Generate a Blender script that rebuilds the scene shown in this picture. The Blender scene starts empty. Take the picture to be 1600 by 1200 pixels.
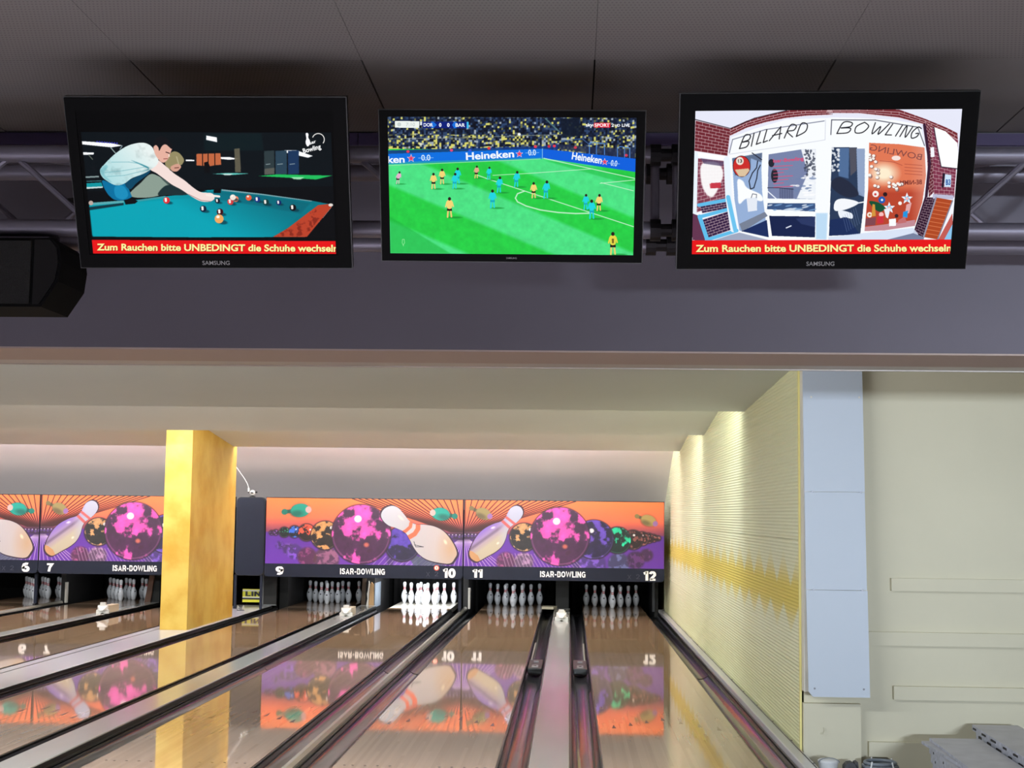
import bpy, bmesh, math, random
import numpy as np
from mathutils import Matrix, Vector

# ------------------------------------------------------------------ camera, light, exposure
S = bpy.context.scene
COL = S.collection
PI = math.pi
CAM_H, YAW, PITCH, ROLL, FOC = 1.66517, 0.042148, 0.0916745, 0.012344, 2200.0


def basis(yaw, pitch, roll):
    f = Vector((-math.sin(yaw) * math.cos(pitch), math.cos(yaw) * math.cos(pitch), math.sin(pitch)))
    r = Vector((math.cos(yaw), math.sin(yaw), 0))
    u = r.cross(f)
    return f, r * math.cos(roll) + u * math.sin(roll), u * math.cos(roll) - r * math.sin(roll)


_f, _r, _u = basis(YAW, PITCH, ROLL)
cd = bpy.data.cameras.new('camera')
cam = bpy.data.objects.new('camera', cd)
COL.objects.link(cam)
cam.matrix_world = Matrix(((_r.x, _u.x, -_f.x, 0), (_r.y, _u.y, -_f.y, 0), (_r.z, _u.z, -_f.z, CAM_H), (0, 0, 0, 1)))
cd.sensor_width = 36.0
cd.lens = FOC * 36.0 / 1600.0
cd.clip_start = 0.05
S.camera = cam

S.view_settings.view_transform = 'Standard'
S.view_settings.look = 'None'
S.view_settings.gamma = 1.0
S.view_settings.use_curve_mapping = False
S.view_settings.exposure = 0.0

W = bpy.data.worlds.new('world')
S.world = W
W.use_nodes = True
W.node_tree.nodes['Background'].inputs[0].default_value = (0.80, 0.85, 1.0, 1)
W.node_tree.nodes['Background'].inputs[1].default_value = 0.05


def area(name, loc, target, sx, sy, power, color):
    d = bpy.data.lights.new(name, 'AREA')
    d.shape = 'RECTANGLE'
    d.size, d.size_y, d.energy, d.color = sx, sy, power, color
    o = bpy.data.objects.new(name, d)
    COL.objects.link(o)
    o.location = loc
    o.rotation_euler = (Vector(target) - Vector(loc)).to_track_quat('-Z', 'Y').to_euler()
    return o


# fluorescent rows hidden behind the beam and behind each hanging ceiling panel
area('lamp_row', (-6.7, 6.45, 2.62), (-6.7, 9.6, 1.55), 13.4, 0.12, 390, (0.93, 0.99, 1.0))
area('lamp_row', (-5.8, 13.62, 2.92), (-5.8, 16.2, 2.35), 14.0, 0.10, 285, (0.98, 1.0, 0.95))
area('lamp_row', (-5.8, 17.68, 2.90), (-5.8, 20.3, 2.3), 14.0, 0.10, 290, (1.0, 0.95, 0.91))
area('lamp_row', (-5.8, 21.56, 2.80), (-5.8, 22.16, 3.6), 14.0, 0.10, 620, (1.0, 0.96, 0.98))
# added cool light, unseen far behind the viewer, narrowed to the wall end
wl_ = area('wall_end_fill', (3.9, -6.4, 1.55), (3.0, 10.2, 1.3), 1.8, 0.26, 46, (0.80, 0.90, 1.0))
wl_.data.spread = math.radians(34)
# added unseen light above the viewer, bouncing off the floor to brighten the hall
sl_ = area('hall_fill', (-0.6, 0.4, 3.12), (-0.6, 0.5, 0), 6.0, 0.8, 660, (0.98, 0.94, 1.0))
sl_.data.spread = math.radians(85)
# pin light: lane ten's lamp is on, the others are weak fill added
for x_, w_ in ((-2.6, 55), (0.77, 3.5), (-1.008, 4.5), (-4.364, 3.5), (-8.13, 4.0), (-9.72, 3.5)):
    area('pin_lamp_and_fill', (x_, 24.60, 0.63), (x_, 25.70, 0.10), 0.9, 0.06, w_, (0.97, 0.98, 1.0))


# ------------------------------------------------------------------ materials
def lin(c, a=1.0):
    out = []
    for v in c[:3]:
        v = v / 255.0
        out.append(v / 12.92 if v <= 0.04045 else ((v + 0.055) / 1.055) ** 2.4)
    return (*out, a)


MATS = {}


def mat(name, col, rough=0.6, metal=0.0, spec=0.5, var=0.0, vscale=6.0, stretch=(1, 1, 1), bump=0.0, bscale=40.0, coat=0.0, emit=0.0):
    if name in MATS:
        return MATS[name]
    m = bpy.data.materials.new(name)
    m.use_nodes = True
    nt = m.node_tree
    b = nt.nodes['Principled BSDF']
    b.inputs['Base Color'].default_value = lin(col)
    b.inputs['Roughness'].default_value = rough
    b.inputs['Metallic'].default_value = metal
    b.inputs['Specular IOR Level'].default_value = spec
    b.inputs['Coat Weight'].default_value = coat
    b.inputs['Coat Roughness'].default_value = 0.05
    if emit:
        b.inputs['Emission Color'].default_value = lin(col)
        b.inputs['Emission Strength'].default_value = emit
    if var or bump:
        tc = nt.nodes.new('ShaderNodeTexCoord')
        mp = nt.nodes.new('ShaderNodeMapping')
        mp.inputs['Scale'].default_value = stretch
        nt.links.new(tc.outputs['Object'], mp.inputs[0])
    if var:
        n = nt.nodes.new('ShaderNodeTexNoise')
        n.inputs['Scale'].default_value = vscale
        n.inputs['Detail'].default_value = 5
        nt.links.new(mp.outputs[0], n.inputs['Vector'])
        r = nt.nodes.new('ShaderNodeValToRGB')
        r.color_ramp.elements[0].position = 0.3
        r.color_ramp.elements[1].position = 0.7
        l = lin(col)
        r.color_ramp.elements[0].color = (*[v * (1 - var) for v in l[:3]], 1)
        r.color_ramp.elements[1].color = (*[min(1, v * (1 + var)) for v in l[:3]], 1)
        nt.links.new(n.outputs['Fac'], r.inputs[0])
        nt.links.new(r.outputs[0], b.inputs['Base Color'])
    if bump:
        n2 = nt.nodes.new('ShaderNodeTexNoise')
        n2.inputs['Scale'].default_value = bscale
        n2.inputs['Detail'].default_value = 3
        nt.links.new(mp.outputs[0], n2.inputs['Vector'])
        bp = nt.nodes.new('ShaderNodeBump')
        bp.inputs['Strength'].default_value = bump
        bp.inputs['Distance'].default_value = 0.01
        nt.links.new(n2.outputs['Fac'], bp.inputs['Height'])
        nt.links.new(bp.outputs[0], b.inputs['Normal'])
    MATS[name] = m
    return m


class NG:
    """a small helper for math node graphs"""

    def __init__(s, name):
        s.m = bpy.data.materials.new(name)
        s.m.use_nodes = True
        s.nt = s.m.node_tree
        s.b = s.nt.nodes['Principled BSDF']
        s.pos = s.nt.nodes.new('ShaderNodeNewGeometry').outputs['Position']
        sp = s.nt.nodes.new('ShaderNodeSeparateXYZ')
        s.nt.links.new(s.pos, sp.inputs[0])
        s.x, s.y, s.z = sp.outputs

    def put(s, sock, v):
        if isinstance(v, (int, float)):
            sock.default_value = v
        elif isinstance(v, tuple):
            sock.default_value = v
        else:
            s.nt.links.new(v, sock)

    def op(s, o, a, b=0.0, c=None):
        n = s.nt.nodes.new('ShaderNodeMath')
        n.operation = o
        s.put(n.inputs[0], a)
        s.put(n.inputs[1], b)
        if c is not None:
            s.put(n.inputs[2], c)
        return n.outputs[0]

    def sstep(s, v, e0, e1):
        n = s.nt.nodes.new('ShaderNodeMapRange')
        n.interpolation_type = 'SMOOTHSTEP'
        s.put(n.inputs[0], v)
        n.inputs[1].default_value, n.inputs[2].default_value = e0, e1
        return n.outputs[0]

    def mix(s, f, a, b):
        n = s.nt.nodes.new('ShaderNodeMix')
        n.data_type = 'RGBA'
        s.put(n.inputs[0], f)
        s.put(n.inputs[6], a)
        s.put(n.inputs[7], b)
        return n.outputs[2]

    def noise(s, scale, vec=None, detail=4, stretch=None):
        n = s.nt.nodes.new('ShaderNodeTexNoise')
        n.inputs['Scale'].default_value = scale
        n.inputs['Detail'].default_value = detail
        v = vec or s.pos
        if stretch:
            mp = s.nt.nodes.new('ShaderNodeMapping')
            mp.inputs['Scale'].default_value = stretch
            s.nt.links.new(v, mp.inputs[0])
            v = mp.outputs[0]
        s.nt.links.new(v, n.inputs['Vector'])
        return n.outputs['Fac']

    def white(s, v):
        n = s.nt.nodes.new('ShaderNodeTexWhiteNoise')
        n.noise_dimensions = '1D'
        s.put(n.inputs['W'], v)
        return n.outputs['Value']

    def bump(s, h, strength, dist=0.01):
        n = s.nt.nodes.new('ShaderNodeBump')
        n.inputs['Strength'].default_value = strength
        n.inputs['Distance'].default_value = dist
        s.put(n.inputs['Height'], h)
        s.nt.links.new(n.outputs[0], s.b.inputs['Normal'])

    def done(s, col, rough=0.5, spec=0.5):
        s.put(s.b.inputs['Base Color'], col)
        s.put(s.b.inputs['Roughness'], rough)
        s.b.inputs['Specular IOR Level'].default_value = spec
        return s.m


# lane wood: narrow boards running away from the viewer
g = NG('lane_wood')
bi = g.op('FLOOR', g.op('DIVIDE', g.x, 0.0272))
rnd = g.white(bi)
seg = g.white(g.op('ADD', bi, g.op('MULTIPLY', g.op('FLOOR', g.op('DIVIDE', g.op('ADD', g.y, g.op('MULTIPLY', rnd, 3.0)), 2.4)), 17.3)))
gr = g.noise(30.0, stretch=(1, 0.03, 1))
t = g.op('ADD', g.op('MULTIPLY', seg, 0.55), g.op('MULTIPLY', gr, 0.45))
c = g.mix(t, lin((168, 138, 110)), lin((192, 162, 134)))
LANE = g.done(c, 0.035, 0.55)
g.b.inputs['Coat Weight'].default_value = 0.12
g.b.inputs['Coat Roughness'].default_value = 0.04
g.bump(g.noise(1.6, stretch=(1, 0.6, 1), detail=1), 0.012, 0.02)

# perforated ceiling board
g = NG('perforated_board')
P = 0.0125
fx = g.op('SUBTRACT', g.op('FRACT', g.op('DIVIDE', g.x, P)), 0.5)
row = g.op('FLOOR', g.op('DIVIDE', g.y, P * 1.7))
fx = g.op('SUBTRACT', g.op('FRACT', g.op('ADD', g.op('DIVIDE', g.x, P), g.op('MULTIPLY', row, 0.5))), 0.5)
fy = g.op('MULTIPLY', g.op('SUBTRACT', g.op('FRACT', g.op('DIVIDE', g.y, P * 1.7)), 0.5), 1.7)
d = g.op('SQRT', g.op('ADD', g.op('MULTIPLY', fx, fx), g.op('MULTIPLY', fy, fy)))
hole = g.op('SUBTRACT', 1.0, g.sstep(d, 0.20, 0.30))
PERF = g.done(g.mix(g.op('MULTIPLY', hole, 0.42), lin((134, 129, 128)), lin((36, 36, 38))), 0.75, 0.2)

# painted side wall: pale wash, yellow band with pointed waves left and right of it
g = NG('yellow_painted_board')
ph = g.op('SUBTRACT', g.op('FRACT', g.op('DIVIDE', g.op('ADD', g.y, 0.15), 0.70)), 0.5)
gap = g.op('POWER', g.op('MULTIPLY', g.op('ABSOLUTE', ph), 2.0), 1.15)
zz = g.op('SUBTRACT', g.z, 1.085)
up = g.op('ADD', 0.075, g.op('MULTIPLY', gap, 0.27))
ph2 = g.op('SUBTRACT', g.op('FRACT', g.op('DIVIDE', g.op('ADD', g.y, 0.5), 0.70)), 0.5)
gap2 = g.op('POWER', g.op('MULTIPLY', g.op('ABSOLUTE', ph2), 2.0), 1.15)
dn = g.op('ADD', 0.085, g.op('MULTIPLY', gap2, 0.20))
iu = g.op('SUBTRACT', 1.0, g.sstep(g.op('SUBTRACT', zz, up), -0.03, 0.03))
idn = g.op('SUBTRACT', 1.0, g.sstep(g.op('SUBTRACT', g.op('MULTIPLY', zz, -1.0), dn), -0.03, 0.03))
band = g.op('MULTIPLY', iu, idn)
soft = g.op('SUBTRACT', 1.0, g.sstep(g.op('ABSOLUTE', zz), 0.05, 0.30))
band = g.op('MULTIPLY', band, g.op('ADD', 0.10, g.op('MULTIPLY', soft, 0.72)))
wash = g.noise(0.9, detail=3)
base = g.mix(wash, lin((228, 229, 192)), lin((234, 237, 214)))
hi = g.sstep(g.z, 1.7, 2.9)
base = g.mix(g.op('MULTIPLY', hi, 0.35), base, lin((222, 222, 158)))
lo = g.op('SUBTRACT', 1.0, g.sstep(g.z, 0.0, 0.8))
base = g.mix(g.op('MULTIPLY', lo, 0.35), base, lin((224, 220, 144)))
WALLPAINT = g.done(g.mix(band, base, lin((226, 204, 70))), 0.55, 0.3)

# yellow pillar plaster
g = NG('yellow_plaster')
n1 = g.noise(2.2, detail=6)
PILLAR = g.done(g.mix(g.sstep(n1, 0.3, 0.7), lin((186, 142, 42)), lin((206, 174, 82))), 0.45, 0.4)
g.bump(g.noise(18.0), 0.15, 0.01)

# stacked board faces, marbled scuffs
M_CEIL = mat('ceiling_white', (134, 129, 128), 0.8, var=0.04, vscale=3)
M_BEAM = mat('beam_paint', (116, 112, 124), 0.7, var=0.04, vscale=2)
M_UNDER = mat('beam_underside', (196, 178, 170), 0.7)
M_PURPLE = mat('purple_strip', (78, 66, 104), 0.6)
M_TRIMG = mat('light_metal_trim', (205, 200, 196), 0.45, 0.1)
M_WHITE = mat('white_paint', (226, 222, 214), 0.7, var=0.03, vscale=1.5)
M_BAFFLE = mat('baffle_white', (216, 222, 224), 0.75, var=0.02, vscale=0.8)
M_BACK = mat('back_wall_paint', (214, 208, 208), 0.7, var=0.02, vscale=0.8)
M_CREAM = mat('cream_paint', (212, 207, 186), 0.65, var=0.025, vscale=1.6)
M_ACRYL = mat('milky_acrylic', (192, 202, 218), 0.55, spec=0.5)
M_STEEL = mat('screw_steel', (90, 90, 95), 0.35, 0.8)
M_BLACK = mat('black_plastic', (10, 10, 12), 0.35)
M_BLACKM = mat('black_matte', (9, 9, 10), 0.85, spec=0.15)
M_BEZEL = mat('bezel_black', (5, 5, 6), 0.5, spec=0.06)
M_TRUSS = mat('truss_aluminium', (128, 124, 138), 0.45, 0.5)
M_DARKST = mat('dark_steel', (40, 38, 42), 0.5, 0.6)
M_CAP = mat('capping_grey', (176, 178, 176), 0.16, spec=0.6, var=0.05, vscale=3, stretch=(1, 0.2, 1))
M_CAPW = mat('capping_white', (206, 206, 214), 0.2, spec=0.5)
M_RAIL = mat('rail_grey', (190, 188, 180), 0.25, 0.3)
M_GUT = mat('gutter_grey', (60, 60, 66), 0.12, spec=0.6, bump=0.25, bscale=5.0, stretch=(2, 0.25, 1))
M_GUTB = mat('gutter_black', (20, 21, 25), 0.2, spec=0.5)
M_SEAL = mat('black_edge', (14, 13, 15), 0.3)
M_NAVY = mat('navy_panel', (24, 29, 44), 0.5, spec=0.2, var=0.05, vscale=5)
M_LET = mat('white_lettering', (250, 250, 250), 0.6)
M_PIN = mat('pin_white', (232, 236, 242), 0.22, spec=0.5)
M_PRED = mat('pin_red', (200, 32, 48), 0.3)
M_PDARK = mat('pin_mark', (40, 44, 60), 0.4)
M_DECKW = mat('pin_deck_white', (232, 228, 214), 0.15)
M_KICK = mat('kickback_black', (20, 20, 22), 0.6, var=0.2, vscale=8)
M_WOOD = mat('worn_wood', (186, 148, 104), 0.6, var=0.25, vscale=5, stretch=(1, 4, 0.6))
M_GREYST = mat('grey_steel_plate', (120, 132, 146), 0.45, 0.2, var=0.15, vscale=9)
M_SENS = mat('sensor_white', (204, 204, 200), 0.4)
M_SENSB = mat('sensor_beige', (205, 196, 172), 0.5)
M_YSIGN = mat('sign_yellow', (240, 236, 60), 0.5)
M_YSIGN2 = mat('sign_white_edge', (240, 240, 228), 0.5)
M_RED = mat('indicator_red', (220, 70, 50), 0.5)
M_ARROW = mat('arrow_dark', (70, 40, 26), 0.2)
M_DOT = mat('dot_dark', (100, 74, 56), 0.2)
M_FLOOR = mat('floor_grey', (120, 112, 104), 0.5, var=0.1, vscale=3)
M_APPR = mat('approach_wood', (176, 138, 100), 0.15, var=0.15, vscale=4, stretch=(6, 0.3, 1))
M_BOARD = mat('board_grey', (196, 196, 206), 0.6, var=0.08, vscale=7)
M_BOARDE = mat('board_edge', (180, 182, 196), 0.65, var=0.22, vscale=26)
M_TUBW = mat('tub_white', (226, 228, 232), 0.4)
M_ROLLD = mat('roll_dark', (62, 64, 70), 0.6)
M_COIL = mat('coil_grey', (120, 128, 140), 0.5)
M_GRILLE = mat('speaker_grille', (12, 12, 13), 0.6, bump=0.6, bscale=300)
M_LOGO = mat('logo_grey', (150, 150, 152), 0.4)
M_CABLE = mat('cable_white', (225, 222, 218), 0.5)


# ------------------------------------------------------------------ mesh building
class MB:
    def __init__(s):
        s.v, s.f, s.uv = [], [], None

    def add(s, vs, fs):
        n = len(s.v)
        s.v += [tuple(p) for p in vs]
        s.f += [tuple(i + n for i in f) for f in fs]
        return s

    def box(s, x0, x1, y0, y1, z0, z1, b=0.0):
        if b <= 0:
            vs = [(x, y, z) for x in (x0, x1) for y in (y0, y1) for z in (z0, z1)]
            return s.add(vs, [(0, 1, 3, 2), (4, 6, 7, 5), (0, 4, 5, 1), (2, 3, 7, 6), (0, 2, 6, 4), (1, 5, 7, 3)])
        bm = bmesh.new()
        bmesh.ops.create_cube(bm, size=1)
        for v in bm.verts:
            v.co = ((x0 + x1) / 2 + v.co.x * (x1 - x0), (y0 + y1) / 2 + v.co.y * (y1 - y0), (z0 + z1) / 2 + v.co.z * (z1 - z0))
        bmesh.ops.bevel(bm, geom=list(bm.edges), offset=b, segments=2, affect='EDGES', profile=0.7)
        bm.verts.ensure_lookup_table()
        s.add([v.co[:] for v in bm.verts], [[v.index for v in f.verts] for f in bm.faces])
        bm.free()
        return s

    def prism(s, pts, axis, a, b):
        """extrude a 2-D outline along axis ('x': pts are (y,z); 'y': (x,z); 'z': (x,y))"""
        def p3(p, t):
            return {'x': (t, p[0], p[1]), 'y': (p[0], t, p[1]), 'z': (p[0], p[1], t)}[axis]
        n = len(pts)
        vs = [p3(p, a) for p in pts] + [p3(p, b) for p in pts]
        fs = [tuple(range(n)), tuple(range(2 * n - 1, n - 1, -1))]
        fs += [(i, i + n, (i + 1) % n + n, (i + 1) % n) for i in range(n)]
        return s.add(vs, fs)

    def sheet(s, pts, axis, a, b):
        """open strip: an outline extruded without end caps"""
        def p3(p, t):
            return {'x': (t, p[0], p[1]), 'y': (p[0], t, p[1]), 'z': (p[0], p[1], t)}[axis]
        n = len(pts)
        vs = [p3(p, a) for p in pts] + [p3(p, b) for p in pts]
        return s.add(vs, [(i, i + 1, i + 1 + n, i + n) for i in range(n - 1)])

    def tube(s, pts, r, n=10, caps=True):
        pts = [Vector(p) for p in pts]
        rings = []
        up = None
        for i, p in enumerate(pts):
            d = (pts[min(i + 1, len(pts) - 1)] - pts[max(i - 1, 0)]).normalized()
            ref = Vector((0, 0, 1)) if abs(d.z) < 0.9 else Vector((1, 0, 0))
            a = d.cross(ref).normalized() if up is None else (up - d * up.dot(d)).normalized()
            up = a
            b = d.cross(a)
            rings.append([p + a * (r * math.cos(2 * PI * k / n)) + b * (r * math.sin(2 * PI * k / n)) for k in range(n)])
        vs = [v for ring in rings for v in ring]
        fs = [(i * n + k, i * n + (k + 1) % n, (i + 1) * n + (k + 1) % n, (i + 1) * n + k) for i in range(len(pts) - 1) for k in range(n)]
        if caps:
            fs += [tuple(range(n - 1, -1, -1)), tuple((len(pts) - 1) * n + k for k in range(n))]
        return s.add(vs, fs)

    def lathe(s, prof, n=20, c=(0, 0, 0)):
        vs = [(c[0] + r * math.cos(2 * PI * k / n), c[1] + r * math.sin(2 * PI * k / n), c[2] + z) for r, z in prof for k in range(n)]
        m = len(prof)
        fs = [(i * n + k, i * n + (k + 1) % n, (i + 1) * n + (k + 1) % n, (i + 1) * n + k) for i in range(m - 1) for k in range(n)]
        fs += [tuple(range(n - 1, -1, -1)), tuple((m - 1) * n + k for k in range(n))]
        return s.add(vs, fs)


def mesh(name, mb, material, smooth=False):
    me = bpy.data.meshes.new(name)
    me.from_pydata(mb.v, [], mb.f)
    if material:
        me.materials.append(material)
    bm = bmesh.new()
    bm.from_mesh(me)
    bmesh.ops.recalc_face_normals(bm, faces=bm.faces)
    bm.to_mesh(me)
    bm.free()
    if smooth:
        me.shade_smooth()
        try:
            me.set_sharp_from_angle(angle=math.radians(40))
        except Exception:
            pass
    me.update()
    return me


WL = {}


def wloc(o):
    return WL.get(o.name, Vector((0, 0, 0)))


def obj(name, mb, material, parent=None, loc=None, smooth=False, local=False):
    """link one mesh object; mb is in world metres unless local"""
    if parent is not None:
        off = Vector((0, 0, 0)) if local else wloc(parent)
    else:
        off = Vector(loc) if loc is not None else Vector((0, 0, 0))
    if not local and off.length > 0:
        mb.v = [(p[0] - off.x, p[1] - off.y, p[2] - off.z) for p in mb.v]
    o = bpy.data.objects.new(name, mesh(name, mb, material, smooth))
    COL.objects.link(o)
    if parent is not None:
        o.parent = parent
        WL[o.name] = off
    else:
        o.location = off
        WL[o.name] = off
    return o


def empty(name, loc):
    o = bpy.data.objects.new(name, None)
    o.empty_display_size = 0.1
    COL.objects.link(o)
    o.location = loc
    WL[o.name] = Vector(loc)
    return o


def tag(o, label=None, cat=None, group=None, kind=None):
    if label:
        o['label'] = label
    if cat:
        o['category'] = cat
    if group:
        o['group'] = group
    if kind:
        o['kind'] = kind
    return o


def struct(name, mb, m, parent=None, smooth=False):
    o = obj(name, mb, m, parent, smooth=smooth)
    if parent is None:
        o['kind'] = 'structure'
    return o


# ------------------------------------------------------------------ lettering
def text_geo(s, bold=0.0, shear=0.0, space=1.0):
    """triangulated outline of a string, 1 unit em, baseline at 0; returns verts (n,2), faces"""
    cu = bpy.data.curves.new('lettering', 'FONT')
    cu.body = s
    cu.offset = bold
    cu.shear = shear
    cu.space_character = space
    cu.resolution_u = 4
    ob = bpy.data.objects.new('lettering', cu)
    COL.objects.link(ob)
    bpy.context.view_layer.update()
    me = bpy.data.meshes.new_from_object(ob.evaluated_get(bpy.context.evaluated_depsgraph_get()))
    v = np.array([tuple(p.co[:2]) for p in me.vertices]) if len(me.vertices) else np.zeros((0, 2))
    f = [tuple(p.vertices) for p in me.polygons]
    bpy.data.objects.remove(ob)
    bpy.data.curves.remove(cu)
    bpy.data.meshes.remove(me)
    return v, f


def arc_pts(cx, cy, rx, ry, a0, a1, n=10):
    return [(cx + rx * math.cos(math.radians(a0 + (a1 - a0) * k / n)), cy + ry * math.sin(math.radians(a0 + (a1 - a0) * k / n))) for k in range(n + 1)]


def glyph(ch):
    """heavy sans-serif letter as centre lines: (width, strokes), cap height 1"""
    if ch in 'O0':
        w = 0.80 if ch == 'O' else 0.64
        return w, [arc_pts(w / 2, 0.5, w / 2 - 0.11, 0.39, 0, 360, 28)]
    G = {
        'I': (0.24, [[(0.12, 0), (0.12, 1)]]),
        '1': (0.42, [[(0.30, 0), (0.30, 1)], [(0.02, 0.74), (0.16, 0.79), (0.27, 0.93)]]),
        'L': (0.58, [[(0.12, 1), (0.12, 0.10), (0.58, 0.10)]]),
        'N': (0.74, [[(0.12, 0), (0.12, 1)], [(0.14, 0.92), (0.60, 0.08)], [(0.62, 0), (0.62, 1)]]),
        'A': (0.78, [[(0.10, 0), (0.39, 0.97), (0.68, 0)], [(0.22, 0.30), (0.56, 0.30)]]),
        'W': (1.08, [[(0.09, 1), (0.30, 0.04), (0.54, 0.96), (0.78, 0.04), (0.99, 1)]]),
        'S': (0.68, [[(0.57, 0.73), (0.50, 0.85), (0.34, 0.90), (0.17, 0.85), (0.12, 0.72), (0.20, 0.60), (0.36, 0.53), (0.52, 0.45), (0.57, 0.29), (0.50, 0.14), (0.33, 0.09), (0.16, 0.14), (0.10, 0.29)]]),
        'R': (0.72, [[(0.12, 0), (0.12, 0.90), (0.40, 0.90)] + arc_pts(0.40, 0.68, 0.19, 0.22, 90, -90) + [(0.14, 0.46)], [(0.36, 0.44), (0.52, 0.34), (0.60, 0.0)]]),
        'B': (0.70, [[(0.12, 0), (0.12, 0.90), (0.38, 0.90)] + arc_pts(0.38, 0.715, 0.17, 0.185, 90, -90) + [(0.14, 0.53)], [(0.12, 0.10), (0.40, 0.10)] + arc_pts(0.40, 0.315, 0.19, 0.215, -90, 90) + [(0.14, 0.53)]]),
        'G': (0.78, [arc_pts(0.40, 0.5, 0.29, 0.40, 42, 325, 22) + [(0.66, 0.20), (0.66, 0.46), (0.42, 0.46)]]),
        '-': (0.42, [[(0.04, 0.42), (0.38, 0.42)]]),
        'X': (0.70, [[(0.08, 0), (0.62, 1)], [(0.62, 0), (0.08, 1)]]),
        '2': (0.62, [arc_pts(0.31, 0.66, 0.20, 0.24, 170, -20, 12) + [(0.40, 0.44), (0.14, 0.12)], [(0.06, 0.10), (0.58, 0.10)]]),
        '5': (0.62, [[(0.54, 0.90), (0.16, 0.90), (0.13, 0.50)] + arc_pts(0.31, 0.34, 0.20, 0.24, 125, -160, 14)]),
        '6': (0.64, [arc_pts(0.32, 0.32, 0.21, 0.22, 0, 360, 20), [(0.50, 0.84), (0.34, 0.90), (0.18, 0.80), (0.11, 0.55), (0.11, 0.32)]]),
        '7': (0.60, [[(0.04, 0.90), (0.52, 0.90), (0.32, 0.50), (0.24, 0.0)]]),
        '8': (0.64, [arc_pts(0.32, 0.71, 0.18, 0.19, 0, 360, 18), arc_pts(0.32, 0.30, 0.21, 0.21, 0, 360, 20)]),
        '9': (0.64, [arc_pts(0.32, 0.68, 0.21, 0.22, 0, 360, 20), [(0.14, 0.16), (0.30, 0.10), (0.46, 0.20), (0.53, 0.45), (0.53, 0.68)]]),
    }
    return G[ch]


def block_geo(txt, t=0.22):
    vs, fs, x = [], [], 0.0
    for ch in txt:
        w, strokes = glyph(ch)
        for st in strokes:
            P3 = [Vector((x + a, b)) for a, b in st]
            closed = (P3[0] - P3[-1]).length < 1e-4
            n0 = len(vs)
            for i, p in enumerate(P3):
                if closed:
                    d0 = (p - P3[i - 1 if i else -2]).normalized()
                    d1 = (P3[i + 1 if i < len(P3) - 1 else 1] - p).normalized()
                else:
                    d0 = (p - P3[max(i - 1, 0)]).normalized() if i else (P3[1] - p).normalized()
                    d1 = (P3[i + 1] - p).normalized() if i < len(P3) - 1 else d0
                d = (d0 + d1).normalized()
                k = 1.0 / max(0.45, d.dot(d0))
                nrm = Vector((-d.y, d.x)) * (t / 2 * k)
                vs += [(p.x + nrm.x, p.y + nrm.y), (p.x - nrm.x, p.y - nrm.y)]
            for i in range(len(P3) - 1):
                q = n0 + 2 * i
                fs.append((q, q + 1, q + 3, q + 2))
        x += w + 0.07
    return np.array(vs), fs


def block_letters(name, txt, x0, x1, z0, z1, y, m, parent, t=0.22):
    v, f = block_geo(txt, t)
    v[:, 1] = v[:, 1].clip(0, 1)
    lo, hi = v.min(0), v.max(0)
    q = (v - lo) / (hi - lo)
    mb = MB()
    mb.add([(x0 + a * (x1 - x0), y, z0 + b * (z1 - z0)) for a, b in q], f)
    return obj(name, mb, m, parent)


def letters(name, s, x0, x1, z0, z1, y, m, parent, bold=0.03, local=False, space=1.0):
    """flat lettering facing the viewer, fitted into a rectangle"""
    v, f = text_geo(s, bold, 0, space)
    lo, hi = v.min(0), v.max(0)
    q = (v - lo) / (hi - lo)
    mb = MB()
    mb.add([(x0 + a * (x1 - x0), y, z0 + b * (z1 - z0)) for a, b in q], f)
    return obj(name, mb, m, parent, local=local)


# ------------------------------------------------------------------ flat print (posters and screen pictures) drawn as arrays
def vnoise(h, w, cells, seed, octaves=4):
    rng = np.random.RandomState(seed)
    out = np.zeros((h, w))
    amp, tot = 1.0, 0.0
    for o in range(octaves):
        cy = max(2, int(cells * 2 ** o * h / w) + 2)
        cx = int(cells * 2 ** o) + 2
        gdd = rng.rand(cy + 1, cx + 1)
        yy = np.linspace(0, cy - 1.001, h)
        xx = np.linspace(0, cx - 1.001, w)
        iy, ix = yy.astype(int), xx.astype(int)
        fy, fx = (yy - iy)[:, None], (xx - ix)[None, :]
        fy, fx = fy * fy * (3 - 2 * fy), fx * fx * (3 - 2 * fx)
        a = gdd[iy][:, ix] * (1 - fy) * (1 - fx) + gdd[iy + 1][:, ix] * fy * (1 - fx) + gdd[iy][:, ix + 1] * (1 - fy) * fx + gdd[iy + 1][:, ix + 1] * fy * fx
        out += a * amp
        tot += amp
        amp *= 0.55
    return out / tot


def homography(src, dst):
    A = []
    for (x, y), (u, v) in zip(src, dst):
        A.append([x, y, 1, 0, 0, 0, -u * x, -u * y])
        A.append([0, 0, 0, x, y, 1, -v * x, -v * y])
    h = np.linalg.solve(np.array(A, float), np.array(dst, float).ravel())
    return np.append(h, 1).reshape(3, 3)


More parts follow.
